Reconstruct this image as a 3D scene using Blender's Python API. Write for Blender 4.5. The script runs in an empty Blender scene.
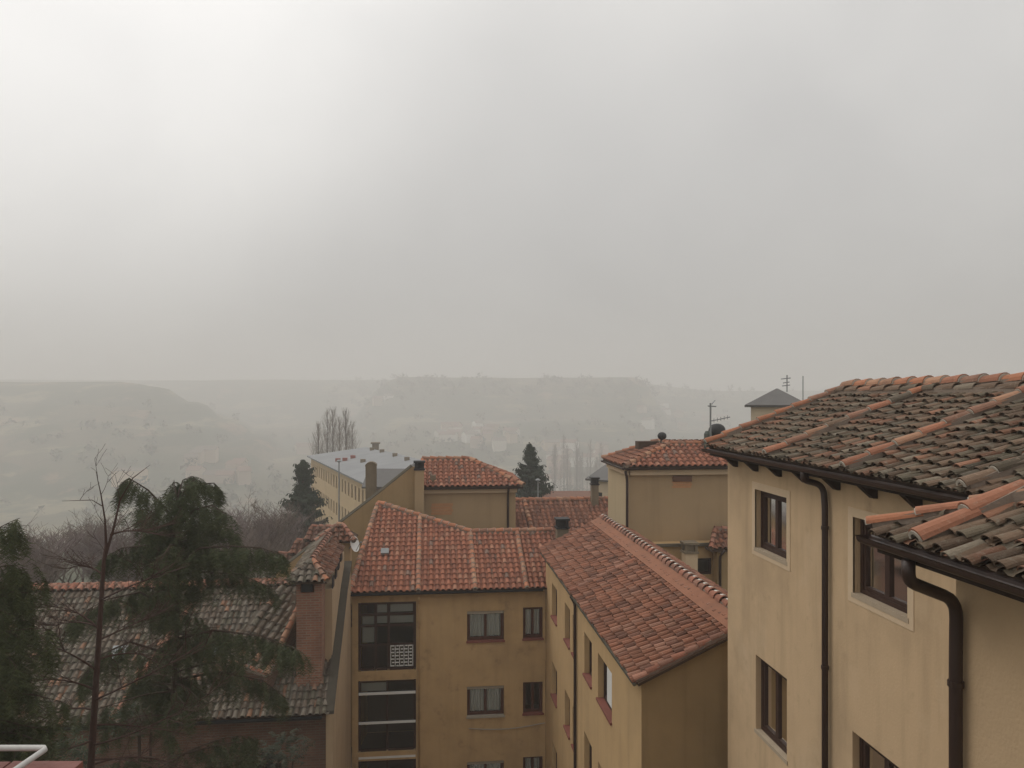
import bpy, math, random
from mathutils import Vector
random.seed(7)
R = math.radians
C = bpy.context.scene.collection
scene = bpy.context.scene
# ------------------------------------------------------------------ camera
YAW = R(6.08); FPX = 770.0; HY = 397.0
cam_d = bpy.data.cameras.new('camera'); cam = bpy.data.objects.new('camera', cam_d); C.objects.link(cam)
cam_d.sensor_width = 36; cam_d.lens = FPX / 1024 * 36; cam_d.shift_y = (HY - 384) / 1024
cam_d.clip_end = 9000; cam_d.clip_start = 0.05
cam.rotation_euler = (R(90), 0, -YAW); cam.location = (0, 0, 0)
scene.camera = cam
F = Vector((math.sin(YAW), math.cos(YAW), 0)); RT = Vector((math.cos(YAW), -math.sin(YAW), 0)); UP = Vector((0, 0, 1))
# ------------------------------------------------------------------ world: overcast sky
SUN_EL, SUN_AZ = R(48), R(-62)            # azimuth from +Y, clockwise; light comes from the upper left
world = bpy.data.worlds.new('World'); scene.world = world; world.use_nodes = True
nt = world.node_tree; N_, L_ = nt.nodes, nt.links; N_.clear()
def nd(t, k, **p):
    n = t.nodes.new(k)
    for a, b in p.items(): setattr(n, a, b)
    return n
out = nd(nt, 'ShaderNodeOutputWorld'); bg = nd(nt, 'ShaderNodeBackground')
sky = nd(nt, 'ShaderNodeTexSky', sky_type='NISHITA', sun_disc=False, sun_elevation=SUN_EL, sun_rotation=SUN_AZ)
sky.dust_density = 4
tc = nd(nt, 'ShaderNodeTexCoord'); mp = nd(nt, 'ShaderNodeMapping'); mp.inputs['Scale'].default_value = (1, 1, 1.3); mp.inputs['Location'].default_value = (5.2, .9, 2.6)
nz = nd(nt, 'ShaderNodeTexNoise'); nz.inputs['Scale'].default_value = 3.0; nz.inputs['Detail'].default_value = 6; nz.inputs['Roughness'].default_value = .42; nz.inputs['Distortion'].default_value = .4
ramp = nd(nt, 'ShaderNodeValToRGB')
ramp.color_ramp.elements[0].position = .30; ramp.color_ramp.elements[0].color = (6.25, 6.14, 5.98, 1)
ramp.color_ramp.elements[1].position = .72; ramp.color_ramp.elements[1].color = (7.35, 7.2, 6.95, 1)
dot = nd(nt, 'ShaderNodeVectorMath', operation='DOT_PRODUCT')
gd = Vector((math.sin(R(-35)) * math.cos(R(29)), math.cos(R(-35)) * math.cos(R(29)), math.sin(R(29))))
dot.inputs[1].default_value = gd
glow = nd(nt, 'ShaderNodeMapRange', interpolation_type='SMOOTHSTEP'); glow.inputs['From Min'].default_value = .79; glow.inputs['From Max'].default_value = 1.0
glow.inputs['To Min'].default_value = .87; glow.inputs['To Max'].default_value = 1.32
mul = nd(nt, 'ShaderNodeVectorMath', operation='SCALE')
mix = nd(nt, 'ShaderNodeMix', data_type='RGBA'); mix.inputs[0].default_value = .94
L_.new(tc.outputs['Generated'], mp.inputs[0]); L_.new(mp.outputs[0], nz.inputs['Vector']); L_.new(nz.outputs['Fac'], ramp.inputs[0])
L_.new(tc.outputs['Generated'], dot.inputs[0]); L_.new(dot.outputs['Value'], glow.inputs[0])
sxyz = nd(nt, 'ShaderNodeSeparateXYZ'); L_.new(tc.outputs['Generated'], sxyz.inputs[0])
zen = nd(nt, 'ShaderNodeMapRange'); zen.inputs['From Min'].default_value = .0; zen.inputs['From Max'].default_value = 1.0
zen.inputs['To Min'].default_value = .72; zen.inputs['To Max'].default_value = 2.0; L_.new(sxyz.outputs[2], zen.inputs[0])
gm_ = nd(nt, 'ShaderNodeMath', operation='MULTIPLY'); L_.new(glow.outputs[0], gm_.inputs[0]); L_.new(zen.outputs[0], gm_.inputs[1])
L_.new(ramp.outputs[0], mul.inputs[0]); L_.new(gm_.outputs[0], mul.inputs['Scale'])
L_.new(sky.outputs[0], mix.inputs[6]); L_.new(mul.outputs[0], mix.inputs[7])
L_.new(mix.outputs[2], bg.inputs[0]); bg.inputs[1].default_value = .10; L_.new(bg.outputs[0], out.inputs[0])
# ------------------------------------------------------------------ sun (veiled by cloud)
sd = bpy.data.lights.new('sun', 'SUN'); sd.energy = .6; sd.angle = R(28); sd.color = (1, .96, .9)
so = bpy.data.objects.new('sun', sd); C.objects.link(so)
sdir = Vector((math.sin(SUN_AZ) * math.cos(SUN_EL), math.cos(SUN_AZ) * math.cos(SUN_EL), math.sin(SUN_EL)))
so.rotation_euler = sdir.to_track_quat('Z', 'Y').to_euler(); so.location = (0, 0, 60)
scene.view_settings.view_transform = 'Standard'; scene.view_settings.look = 'None'
scene.view_settings.exposure = 0.0; scene.view_settings.gamma = 1
scene.cycles.use_denoising = True
scene.cycles.max_bounces = 10; scene.cycles.diffuse_bounces = 3; scene.cycles.glossy_bounces = 3
scene.cycles.transmission_bounces = 4; scene.cycles.transparent_max_bounces = 8; scene.cycles.volume_bounces = 8
HAZE = 0.0017
# ------------------------------------------------------------------ pixel helpers (photo measurements -> real points)
def ray(px, py): return F + RT * ((px - 512) / FPX) - UP * ((py - HY) / FPX)
def atD(px, py, d): return ray(px, py) * d
def atY(px, py, Y): r = ray(px, py); return r * (Y / r.y)
def atX(px, py, X): r = ray(px, py); return r * (X / r.x)
# ------------------------------------------------------------------ materials
MATS = {}
def mat(name, col, rough=.85, noise=None, bump=0, attr=False, scale=3, streak=0, spec=.3, metal=0, col2=None, extra=None):
    if name in MATS: return MATS[name]
    m = bpy.data.materials.new(name); m.use_nodes = True; t = m.node_tree
    b = t.nodes['Principled BSDF']; b.inputs['Roughness'].default_value = rough; b.inputs['Metallic'].default_value = metal
    b.inputs['Specular IOR Level'].default_value = spec
    tc = nd(t, 'ShaderNodeTexCoord'); co = tc.outputs['Object']
    if attr:
        a = nd(t, 'ShaderNodeAttribute', attribute_name='tint'); cur = a.outputs['Color']
    else:
        rgb = nd(t, 'ShaderNodeRGB'); rgb.outputs[0].default_value = (*col, 1); cur = rgb.outputs[0]
    def layer(cur, c2, sc, lo, hi, amt, stretch=None, detail=6):
        v = co
        if stretch:
            mm = nd(t, 'ShaderNodeMapping'); mm.inputs['Scale'].default_value = stretch; t.links.new(co, mm.inputs[0]); v = mm.outputs[0]
        n = nd(t, 'ShaderNodeTexNoise'); n.inputs['Scale'].default_value = sc; n.inputs['Detail'].default_value = detail; n.inputs['Roughness'].default_value = .6
        t.links.new(v, n.inputs['Vector'])
        r = nd(t, 'ShaderNodeMapRange'); r.inputs['From Min'].default_value = lo; r.inputs['From Max'].default_value = hi; r.inputs['To Max'].default_value = amt
        t.links.new(n.outputs['Fac'], r.inputs[0])
        x = nd(t, 'ShaderNodeMix', data_type='RGBA'); t.links.new(r.outputs[0], x.inputs[0]); t.links.new(cur, x.inputs[6]); x.inputs[7].default_value = (*c2, 1)
        return x.outputs[2]
    if noise: cur = layer(cur, col2 or tuple(c * .7 for c in col), scale, .42, .72, noise)
    if streak: cur = layer(cur, tuple(c * .55 for c in col), 1.0, .5, .78, streak, (2.6, 2.6, .22))
    for e in (extra or []): cur = layer(cur, *e)
    t.links.new(cur, b.inputs['Base Color'])
    if bump:
        n = nd(t, 'ShaderNodeTexNoise'); n.inputs['Scale'].default_value = 28; n.inputs['Detail'].default_value = 6
        t.links.new(co, n.inputs['Vector']); bp = nd(t, 'ShaderNodeBump'); bp.inputs['Strength'].default_value = bump; bp.inputs['Distance'].default_value = .02
        t.links.new(n.outputs['Fac'], bp.inputs['Height']); t.links.new(bp.outputs[0], b.inputs['Normal'])
    MATS[name] = m; return m
def brick(name, c1, c2, mortar, sc):
    m = bpy.data.materials.new(name); m.use_nodes = True; t = m.node_tree; b = t.nodes['Principled BSDF']; b.inputs['Roughness'].default_value = .9
    tc = nd(t, 'ShaderNodeTexCoord'); geo = nd(t, 'ShaderNodeNewGeometry'); sx = nd(t, 'ShaderNodeSeparateXYZ'); t.links.new(tc.outputs['Object'], sx.inputs[0])
    add = nd(t, 'ShaderNodeMath', operation='ADD'); t.links.new(sx.outputs[0], add.inputs[0]); t.links.new(sx.outputs[1], add.inputs[1])
    cx = nd(t, 'ShaderNodeCombineXYZ'); t.links.new(add.outputs[0], cx.inputs[0]); t.links.new(sx.outputs[2], cx.inputs[1])
    k = nd(t, 'ShaderNodeTexBrick'); k.inputs['Scale'].default_value = 1; k.inputs['Brick Width'].default_value = .25; k.inputs['Row Height'].default_value = .075
    k.inputs['Mortar Size'].default_value = .011; k.inputs['Color1'].default_value = (*c1, 1); k.inputs['Color2'].default_value = (*c2, 1); k.inputs['Mortar'].default_value = (*mortar, 1)
    t.links.new(cx.outputs[0], k.inputs['Vector'])
    n = nd(t, 'ShaderNodeTexNoise'); n.inputs['Scale'].default_value = 1.7; n.inputs['Detail'].default_value = 5; t.links.new(tc.outputs['Object'], n.inputs['Vector'])
    r = nd(t, 'ShaderNodeMapRange'); r.inputs['From Min'].default_value = .4; r.inputs['From Max'].default_value = .75; r.inputs['To Max'].default_value = .6; t.links.new(n.outputs['Fac'], r.inputs[0])
    x = nd(t, 'ShaderNodeMix', data_type='RGBA'); t.links.new(r.outputs[0], x.inputs[0]); t.links.new(k.outputs['Color'], x.inputs[6]); x.inputs[7].default_value = (*[c * .45 for c in c1], 1)
    t.links.new(x.outputs[2], b.inputs['Base Color']); MATS[name] = m; return m
def glass(name, tint, refl=.25):
    m = bpy.data.materials.new(name); m.use_nodes = True; t = m.node_tree; t.nodes.clear()
    o = nd(t, 'ShaderNodeOutputMaterial'); a = nd(t, 'ShaderNodeBsdfTransparent'); a.inputs[0].default_value = (*tint, 1)
    g = nd(t, 'ShaderNodeBsdfGlossy'); g.inputs['Roughness'].default_value = .06; g.inputs['Color'].default_value = (.9, .9, .9, 1)
    fr = nd(t, 'ShaderNodeFresnel'); fr.inputs[0].default_value = 1.5; x = nd(t, 'ShaderNodeMixShader')
    t.links.new(fr.outputs[0], x.inputs[0]); t.links.new(a.outputs[0], x.inputs[1]); t.links.new(g.outputs[0], x.inputs[2]); t.links.new(x.outputs[0], o.inputs[0])
    MATS[name] = m; return m
lich = [((.27, .26, .20), 9, .56, .74, .5), ((.07, .075, .045), 3.5, .55, .75, .6)]
M_old = mat('old_tile', (0, 0, 0), .95, attr=True, bump=.6, extra=[((.27, .255, .20), 12, .55, .70, .42), ((.07, .065, .04), 4, .52, .70, .6), ((.26, .15, .095), 1.6, .55, .75, .4), ((.29, .27, .22), 45, .6, .7, .35)])
M_red = mat('red_tile', (0, 0, 0), .9, attr=True, bump=.4, extra=[((.10, .055, .04), 2.2, .52, .75, .5), ((.42, .30, .22), 17, .58, .74, .5), ((.16, .11, .085), 6, .58, .75, .45)])
M_moss = mat('mossy_tile', (0, 0, 0), .95, attr=True, bump=.5, extra=[((.24, .225, .19), 9, .50, .68, .5), ((.07, .07, .045), 2.5, .55, .75, .5)])
M_wallR = mat('cream_render', (.55, .395, .24), .92, noise=.4, scale=.9, bump=.15, streak=.55, extra=[((.40, .29, .18), .45, .5, .62, .4), ((.62, .47, .31), .7, .54, .66, .35), ((.30, .215, .13), 3.1, .6, .75, .4)])
M_wallW = mat('rough_render', (.51, .365, .22), .95, noise=.3, scale=2, bump=.4, streak=.15, extra=[((.42, .31, .2), .8, .5, .75, .25)])
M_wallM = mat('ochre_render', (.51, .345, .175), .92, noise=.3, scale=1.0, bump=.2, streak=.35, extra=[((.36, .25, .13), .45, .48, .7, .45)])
M_wallL = mat('dull_ochre_render', (.51, .345, .175), .92, noise=.5, scale=1.2, bump=.2, streak=.4, extra=[((.29, .20, .11), .4, .48, .72, .5), ((.24, .16, .09), 2.4, .58, .72, .45)])
M_gab = mat('dark_ochre_render', (.34, .235, .12), .95, noise=.45, scale=1.1, bump=.25, streak=.55)  # darker ochre with heavier blotches and streaks, for gable and back walls
M_tow = mat('tan_render', (.40, .285, .165), .92, noise=.25, scale=.8, bump=.15, streak=.3)
M_pale = mat('pale_render', (.54, .44, .31), .92, noise=.25, scale=.7, bump=.1, streak=.3)
M_trim = mat('pale_trim', (.59, .45, .30), .9, noise=.2, scale=3, streak=.15)
M_sill = mat('grey_sill', (.36, .32, .26), .85, noise=.3, scale=6)
M_tsill = mat('tan_sill', (.40, .32, .23), .9, noise=.4, scale=6)
M_rsill = mat('red_sill', (.22, .075, .055), .7, noise=.3, scale=5)
M_brown = mat('brown_metal', (.035, .018, .013), .45, noise=.3, scale=5, spec=.5)
M_wood = mat('dark_wood', (.045, .022, .015), .6, noise=.4, scale=9)
M_rwood = mat('red_brown_wood', (.085, .032, .02), .6, noise=.3, scale=9)
M_darkw = mat('stained_rafter', (.03, .018, .012), .8)
M_curt = mat('curtain', (.82, .79, .75), .9)
M_bcurt = mat('blue_white_curtain', (.82, .87, .92), .9)
M_white = mat('white_paint', (.72, .72, .70), .5, noise=.15, scale=4)
M_room = mat('interior', (.10, .08, .06), .95)
M_slab = mat('roof_underlay', (.07, .045, .03), .95)
M_mort = mat('mortar', (.40, .36, .30), .95, noise=.4, scale=9)
M_soot = mat('sooty_render', (.20, .16, .11), .95, noise=.6, scale=2.5, streak=.5)
M_black = mat('black_metal', (.02, .021, .022), .6)
M_grey = mat('grey_metal', (.22, .23, .23), .5, metal=.3)
M_gutg = mat('weathered_coping', (.13, .115, .085), .9, noise=.5, scale=3)
M_sheet = mat('pale_sheet_roof', (.235, .24, .245), .7, noise=.7, scale=.35, col2=(.17, .175, .18))
M_slate = mat('slate_roof', (.13, .125, .12), .8, noise=.4, scale=2)
M_green = mat('needles', (0, 0, 0), .8, attr=True)
M_bark = mat('bark', (.06, .042, .03), .95, noise=.4, scale=10, bump=.5)
M_rbark = mat('red_bark', (.06, .032, .024), .9, noise=.5, scale=12, bump=.5)
M_twig = mat('twigs', (.15, .115, .095), .95)
M_brick = brick('brick', (.30, .135, .085), (.22, .10, .065), (.25, .2, .15), 1)
M_brick2 = brick('dark_brick', (.19, .10, .07), (.14, .075, .05), (.16, .13, .1), 1)
M_glass = glass('window_glass', (.80, .84, .84)); M_dglass = glass('dim_glass', (.45, .48, .47))
# ------------------------------------------------------------------ mesh building
class MB:
    def __init__(s): s.v = []; s.f = []; s.c = []; s.col = (.5, .5, .5)
    def face(s, pts, col=None):
        i = len(s.v); s.v.extend([tuple(p) for p in pts]); s.f.append(tuple(range(i, i + len(pts)))); s.c.append(col or s.col)
    def hexa(s, p, col=None):
        i = len(s.v); s.v.extend([tuple(q) for q in p])
        for f in ((0, 3, 2, 1), (4, 5, 6, 7), (0, 1, 5, 4), (1, 2, 6, 5), (2, 3, 7, 6), (3, 0, 4, 7)): s.f.append(tuple(i + k for k in f)); s.c.append(col or s.col)
    def box(s, O, A, B, D, a, b, d, col=None):
        O = Vector(O); q = []
        for z in d:
            for (x, y) in ((a[0], b[0]), (a[1], b[0]), (a[1], b[1]), (a[0], b[1])): q.append(O + A * x + B * y + D * z)
        s.hexa(q, col)
    def wbox(s, x, y, z, col=None): s.box((0, 0, 0), Vector((1, 0, 0)), Vector((0, 1, 0)), UP, x, y, z, col)
    def tube(s, pts, rad, n=8, col=None, cap=True):
        pts = [Vector(p) for p in pts]; rings = []
        if not isinstance(rad, (list, tuple)): rad = [rad] * len(pts)
        for k, p in enumerate(pts):
            d = (pts[min(k + 1, len(pts) - 1)] - pts[max(k - 1, 0)])
            if d.length < 1e-6: d = Vector((0, 0, 1))
            d.normalize(); a = d.cross(UP if abs(d.z) < .9 else Vector((1, 0, 0))).normalized(); b = d.cross(a)
            i = len(s.v)
            for j in range(n):
                t = 2 * math.pi * j / n; s.v.append(tuple(p + (a * math.cos(t) + b * math.sin(t)) * rad[k]))
            rings.append(i)
        for k in range(len(rings) - 1):
            for j in range(n):
                j2 = (j + 1) % n; s.f.append((rings[k] + j, rings[k] + j2, rings[k + 1] + j2, rings[k + 1] + j)); s.c.append(col or s.col)
        if cap:
            s.f.append(tuple(rings[0] + j for j in range(n))[::-1]); s.c.append(col or s.col)
            s.f.append(tuple(rings[-1] + j for j in range(n))); s.c.append(col or s.col)
    def prism(s, poly, d, col=None):          # polygon pushed along d
        d = Vector(d); P = [Vector(p) for p in poly]; n = len(P); i = len(s.v)
        s.v.extend([tuple(p) for p in P]); s.v.extend([tuple(p + d) for p in P])
        s.f.append(tuple(range(i, i + n))[::-1]); s.c.append(col or s.col); s.f.append(tuple(range(i + n, i + 2 * n))); s.c.append(col or s.col)
        for k in range(n):
            k2 = (k + 1) % n; s.f.append((i + k, i + k2, i + n + k2, i + n + k)); s.c.append(col or s.col)
    def build(s, name, m, parent=None, smooth=False, loc=None):
        me = bpy.data.meshes.new(name)
        off = Vector(parent['base']) if parent is not None and 'base' in parent else (Vector(loc) if loc is not None else Vector((0, 0, 0)))
        me.from_pydata([(v[0] - off.x, v[1] - off.y, v[2] - off.z) for v in s.v], [], s.f)
        a = me.color_attributes.new('tint', 'FLOAT_COLOR', 'CORNER'); buf = []
        for f, c in zip(s.f, s.c): buf.extend((c[0], c[1], c[2], 1.0) * len(f))
        a.data.foreach_set('color', buf)
        me.materials.append(m)
        if smooth: me.polygons.foreach_set('use_smooth', [True] * len(me.polygons))
        me.update()
        o = bpy.data.objects.new(name, me); C.objects.link(o)
        if parent is not None:
            o.parent = parent; o['base'] = tuple(off)
        elif loc is not None: o.location = loc
        return o
def tag(o, label=None, cat=None, group=None, kind=None):
    if label: o['label'] = label
    if cat: o['category'] = cat
    if group: o['group'] = group
    if kind: o['kind'] = kind
    return o
def thing(name, label, cat, base, group=None):
    o = bpy.data.objects.new(name, None); C.objects.link(o); o.location = base; o['base'] = tuple(base); o.empty_display_size = .3
    return tag(o, label, cat, group)
def inside(poly, x, y):
    r = False; n = len(poly)
    for i in range(n):
        x1, y1 = poly[i]; x2, y2 = poly[(i + 1) % n]
        if (y1 > y) != (y2 > y) and x < (x2 - x1) * (y - y1) / (y2 - y1) + x1: r = not r
    return r
XA, YA = Vector((1, 0, 0)), Vector((0, 1, 0))
# palettes: clay colours of single tiles
def pal_old():
    r = random.random()
    b = (.135, .09, .06) if r < .48 else (.10, .08, .055) if r < .72 else (.16, .13, .095) if r < .88 else (.21, .105, .065)
    k = random.uniform(.6, 1.4); return tuple(c * k for c in b)
def pal_red():
    r = random.random(); b = (.30, .118, .07) if r < .66 else (.235, .095, .06) if r < .84 else (.34, .165, .105) if r < .96 else (.2, .13, .10)
    k = random.uniform(.84, 1.15); return tuple(c * k for c in b)
def pal_dred():
    r = random.random(); b = (.235, .10, .06) if r < .6 else (.165, .075, .05) if r < .85 else (.27, .135, .09)
    k = random.uniform(.75, 1.2); return tuple(c * k for c in b)
def pal_moss():
    r = random.random(); b = (.125, .095, .07) if r < .5 else (.165, .14, .11) if r < .75 else (.10, .088, .062) if r < .93 else (.24, .13, .08)
    k = random.uniform(.75, 1.2); return tuple(c * k for c in b)
def pal_cap():
    k = random.uniform(.8, 1.15); b = random.choice(((.39, .165, .09), (.34, .15, .09), (.28, .15, .10), (.36, .20, .125))); return tuple(c * k for c in b)
def pal_capd():
    k = random.uniform(.75, 1.15); b = random.choice(((.30, .125, .08), (.26, .13, .09), (.33, .16, .11))); return tuple(c * k for c in b)
def pal_capo(): return pal_cap() if random.random() < .9 else tuple(c * 1.25 for c in pal_old())
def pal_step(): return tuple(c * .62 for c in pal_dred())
def arc(mb, P, U, V, N, r0, r1, ln, h0, h1, col, seg=5, th=.014, squash=1.0):
    # one barrel tile: lower end at P (radius r0), upper end P + V*ln (radius r1)
    i = len(mb.v)
    for (q, r, h) in ((P, r0, h0), (P + V * ln, r1, h1), (P, r0 - th, h0)):
        for k in range(seg + 1):
            t = math.pi * k / seg; mb.v.append(tuple(q + U * (-math.cos(t) * r) + N * (math.sin(t) * r * squash + h)))
    s1 = seg + 1
    for k in range(seg):
        mb.f.append((i + k, i + k + 1, i + s1 + k + 1, i + s1 + k)); mb.c.append(col)
        mb.f.append((i + 2 * s1 + k, i + 2 * s1 + k + 1, i + k + 1, i + k)); mb.c.append(tuple(c * .8 for c in col))
def tile_field(mb, O, U, V, poly, pal, tw=.23, tl=.36, jit=.012, seg=5, patch=None, sq=.95):
    # barrel tiles over the polygon (u, v) of the plane O + U u + V v
    N = U.cross(V).normalized()
    if N.z < 0: N = -N
    us = [p[0] for p in poly]; vs = [p[1] for p in poly]; u0, u1, v0, v1 = min(us), max(us), min(vs), max(vs)
    nc = int((u1 - u0) / tw + .5); nr = int(math.ceil((v1 - v0) / tl))
    for c in range(nc + 1):
        uc = u0 + c * tw; cd = random.uniform(-jit, jit) * .6
        for r in range(nr):
            v = v0 + r * tl
            u = uc + tw * .5
            if inside(poly, min(u, u1 - .01), v + tl * .5) and c < nc:
                col = pal(); P = O + U * (u + cd + random.uniform(-jit, jit)) + V * (v + random.uniform(-1, 1) * jit * 1.6 - .03)
                a = random.uniform(-1, 1) * jit * 2.2; V2 = (V + U * a).normalized()
                arc(mb, P, U, V2, N, tw * .385, tw * .30, tl * 1.14, .028 + random.uniform(0, jit), .006, col, seg, squash=sq)
            if inside(poly, min(max(uc, u0 + .01), u1 - .01), v + tl * .5):
                col = pal(); col = tuple(k * .85 for k in col); P = O + U * uc + V * (v - .015); w = tw * .36
                h0, h1 = .018, .0
                a0, a1, a2, a3 = [P + U * (w * x) + N * (h0 + y) for x, y in ((-1, .03), (-.45, 0), (.45, 0), (1, .03))]
                b0, b1, b2, b3 = [P + V * tl * 1.1 + U * (w * x) + N * (h1 + y) for x, y in ((-1, .03), (-.45, 0), (.45, 0), (1, .03))]
                mb.face((a0, a1, b1, b0), col); mb.face((a1, a2, b2, b1), col); mb.face((a2, a3, b3, b2), col)
def slab(mb, pts3, th=.06):
    P = [Vector(p) for p in pts3]; n = (P[1] - P[0]).cross(P[2] - P[0]).normalized()
    if n.z < 0: n = -n
    mb.prism([p - n * .012 for p in P], -n * th)
def caps(mb, A, B, pal, r=.10, ln=.40, squash=1.0, lift=.03, start=0, side=None, jit=.01, mort=None):
    A, B = Vector(A), Vector(B); d = B - A; L = d.length; V = d.normalized(); U = V.cross(UP).normalized(); N = U.cross(V).normalized()
    if N.z < 0: N = -N
    n = max(1, int(round(L / ln))); l = L / n
    mb.box(A, U, V, N, (-r * .8, r * .8), (.02, L), (-.05, lift + .035), (.24, .19, .15))
    for k in range(n):
        P = A + V * (l * k - .02) + U * random.uniform(-jit, jit)
        arc(mb, P, U, V, N, r * random.uniform(.96, 1.06), r * .82, l * 1.12, lift + .02, lift - .008, pal(), 7, .018, squash)
        if mort is not None: arc(mort, P - V * .012, U, V, N, r * .93, r * .93, .05, lift + .012, lift + .012, (.5, .5, .5), 7, .03, squash)
def wall(mb, O, U, Nin, length, z0, z1, holes, depth=.22, thick=.28):
    # outer sheet with real openings and reveals; inner sheet follows at thick
    us = sorted({0, length, *[h[0] for h in holes], *[h[1] for h in holes]}); zs = sorted({z0, z1, *[h[2] for h in holes], *[h[3] for h in holes]})
    O = Vector(O)
    def P(u, z, d=0): return O + U * u + Nin * d + UP * (z - O.z)
    for i in range(len(us) - 1):
        for j in range(len(zs) - 1):
            uc, zc = (us[i] + us[i + 1]) / 2, (zs[j] + zs[j + 1]) / 2
            if any(h[0] < uc < h[1] and h[2] < zc < h[3] for h in holes): continue
            for d in (0, thick): mb.face((P(us[i], zs[j], d), P(us[i + 1], zs[j], d), P(us[i + 1], zs[j + 1], d), P(us[i], zs[j + 1], d)))
    for (a, b, c, d) in holes:
        mb.face((P(a, c), P(a, c, thick), P(a, d, thick), P(a, d))); mb.face((P(b, c), P(b, c, thick), P(b, d, thick), P(b, d)))
        mb.face((P(a, c), P(b, c), P(b, c, thick), P(a, c, thick))); mb.face((P(a, d), P(b, d), P(b, d, thick), P(a, d, thick)))
    for u in (0, length): mb.face((P(u, z0), P(u, z0, thick), P(u, z1, thick), P(u, z1)))
    mb.face((P(0, z1), P(length, z1), P(length, z1, thick), P(0, z1, thick)))
def window(root, O, U, Nin, a, b, c, d, rec=.16, fm=None, bar=.055, leaves=2, trim=None, sill=None, curtain=.8, gl=None, shutter=None, tw=.13, label=None, trans=0, box=0, cseed=0, cm_=None):
    O = Vector(O); O = Vector((O.x, O.y, 0)); fm = fm or M_wood; f = MB()
    def bx(m, u, dd, z): m.box(O, U, Nin, UP, u, dd, z)
    r0, r1 = rec, rec + .06
    bx(f, (a + .002, a + bar), (r0, r1), (c + .002, d - .002)); bx(f, (b - bar, b - .002), (r0, r1), (c + .002, d - .002))
    bx(f, (a + bar, b - bar), (r0, r1), (c + .002, c + bar)); bx(f, (a + bar, b - bar), (r0, r1), (d - bar, d - .002))
    top = d - bar
    if trans: bx(f, (a + bar, b - bar), (r0 - .01, r1 + .01), (top - trans - .025, top - trans + .025))
    w = (b - a - 2 * bar) / leaves
    for k in range(leaves):
        x0, x1 = a + bar + w * k, a + bar + w * (k + 1); s_ = bar * .72; q0, q1 = r0 + .012, r1 + .012
        zt = top - (trans + .025 if trans else 0)
        bx(f, (x0, x0 + s_), (q0, q1), (c + bar, zt)); bx(f, (x1 - s_, x1), (q0, q1), (c + bar, zt))
        bx(f, (x0 + s_, x1 - s_), (q0, q1), (c + bar, c + bar + s_)); bx(f, (x0 + s_, x1 - s_), (q0, q1), (zt - s_, zt))
    wo = f.build('window', fm, root)
    if label: wo['label'] = label
    p = MB()
    def q(m, u0, u1, z0, z1, dd): m.face([O + U * u + Nin * dd + UP * z for u, z in ((u0, z0), (u1, z0), (u1, z1), (u0, z1))])
    q(p, a + bar, b - bar, c + bar, d - bar, r0 + .045); p.build('pane', gl or M_glass, wo)
    if curtain:
        cm = MB(); rr = random.Random(cseed + int(a * 100) + int(d * 37)); n = 46; gap = rr.uniform(.01, .05) * (b - a)
        for (s0, s1) in ((a + .03, (a + b) / 2 - gap), ((a + b) / 2 + gap * rr.uniform(.2, 1), b - .03)):
            pr = None; ph = rr.uniform(0, 6)
            for k in range(n + 1):
                u = s0 + (s1 - s0) * k / n; dd = r1 + .05 + .022 * math.sin(ph + (u - s0) * 62) + .012 * math.sin(u * 27)
                cur = (u, dd)
                if pr: cm.face([O + U * pr[0] + Nin * pr[1] + UP * (d - (d - c) * curtain), O + U * u + Nin * dd + UP * (d - (d - c) * curtain), O + U * u + Nin * dd + UP * (d + .02), O + U * pr[0] + Nin * pr[1] + UP * (d + .02)])
                pr = cur
        cm.build('curtain', cm_ or M_curt, wo, smooth=True)
    # dark room behind
    rm = MB(); D = 1.6
    e = .3
    for pts in (((a - e, c - e, D), (b + e, c - e, D), (b + e, d + e, D), (a - e, d + e, D)), ((a - e, c - e, r1 + .2), (a - e, c - e, D), (a - e, d + e, D), (a - e, d + e, r1 + .2)),
                ((b + e, c - e, r1 + .2), (b + e, c - e, D), (b + e, d + e, D), (b + e, d + e, r1 + .2)), ((a - e, c - e, r1 + .2), (b + e, c - e, r1 + .2), (b + e, c - e, D), (a - e, c - e, D)),
                ((a - e, d + e, r1 + .2), (b + e, d + e, r1 + .2), (b + e, d + e, D), (a - e, d + e, D))):
        rm.face([O + U * u + Nin * dd + UP * z for u, z, dd in pts])
    rm.build('room_recess', M_room, wo)
    if sill:
        s = MB(); bx(s, (a - .03, b + .03), (-.05 if sill is not M_tsill else -.014, rec - .004), (c - .05, c + .012)); s.build('sill', sill, wo)
    if trim:
        t = MB(); x = (-.008, .02)
        bx(t, (a - tw, a), x, (c - tw, d + tw)); bx(t, (b, b + tw), x, (c - tw, d + tw)); bx(t, (a, b), x, (d, d + tw)); bx(t, (a, b), x, (c - tw, c - .001))
        t.build('surround', trim, wo)
    if box:
        s = MB(); bx(s, (a + .01, b - .01), (rec - .09, rec - .002), (d - box, d - .004)); s.build('shutter_box', M_sill, wo)
    if shutter:
        s = MB(); u0, u1, zz0, zz1 = shutter; nsl = int((zz1 - zz0) / .05)
        for k in range(nsl): bx(s, (u0, u1), (.03, .05), (zz0 + k * .05, zz0 + k * .05 + .046))
        s.build('roller_blind', M_white, wo)
    return wo
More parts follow.
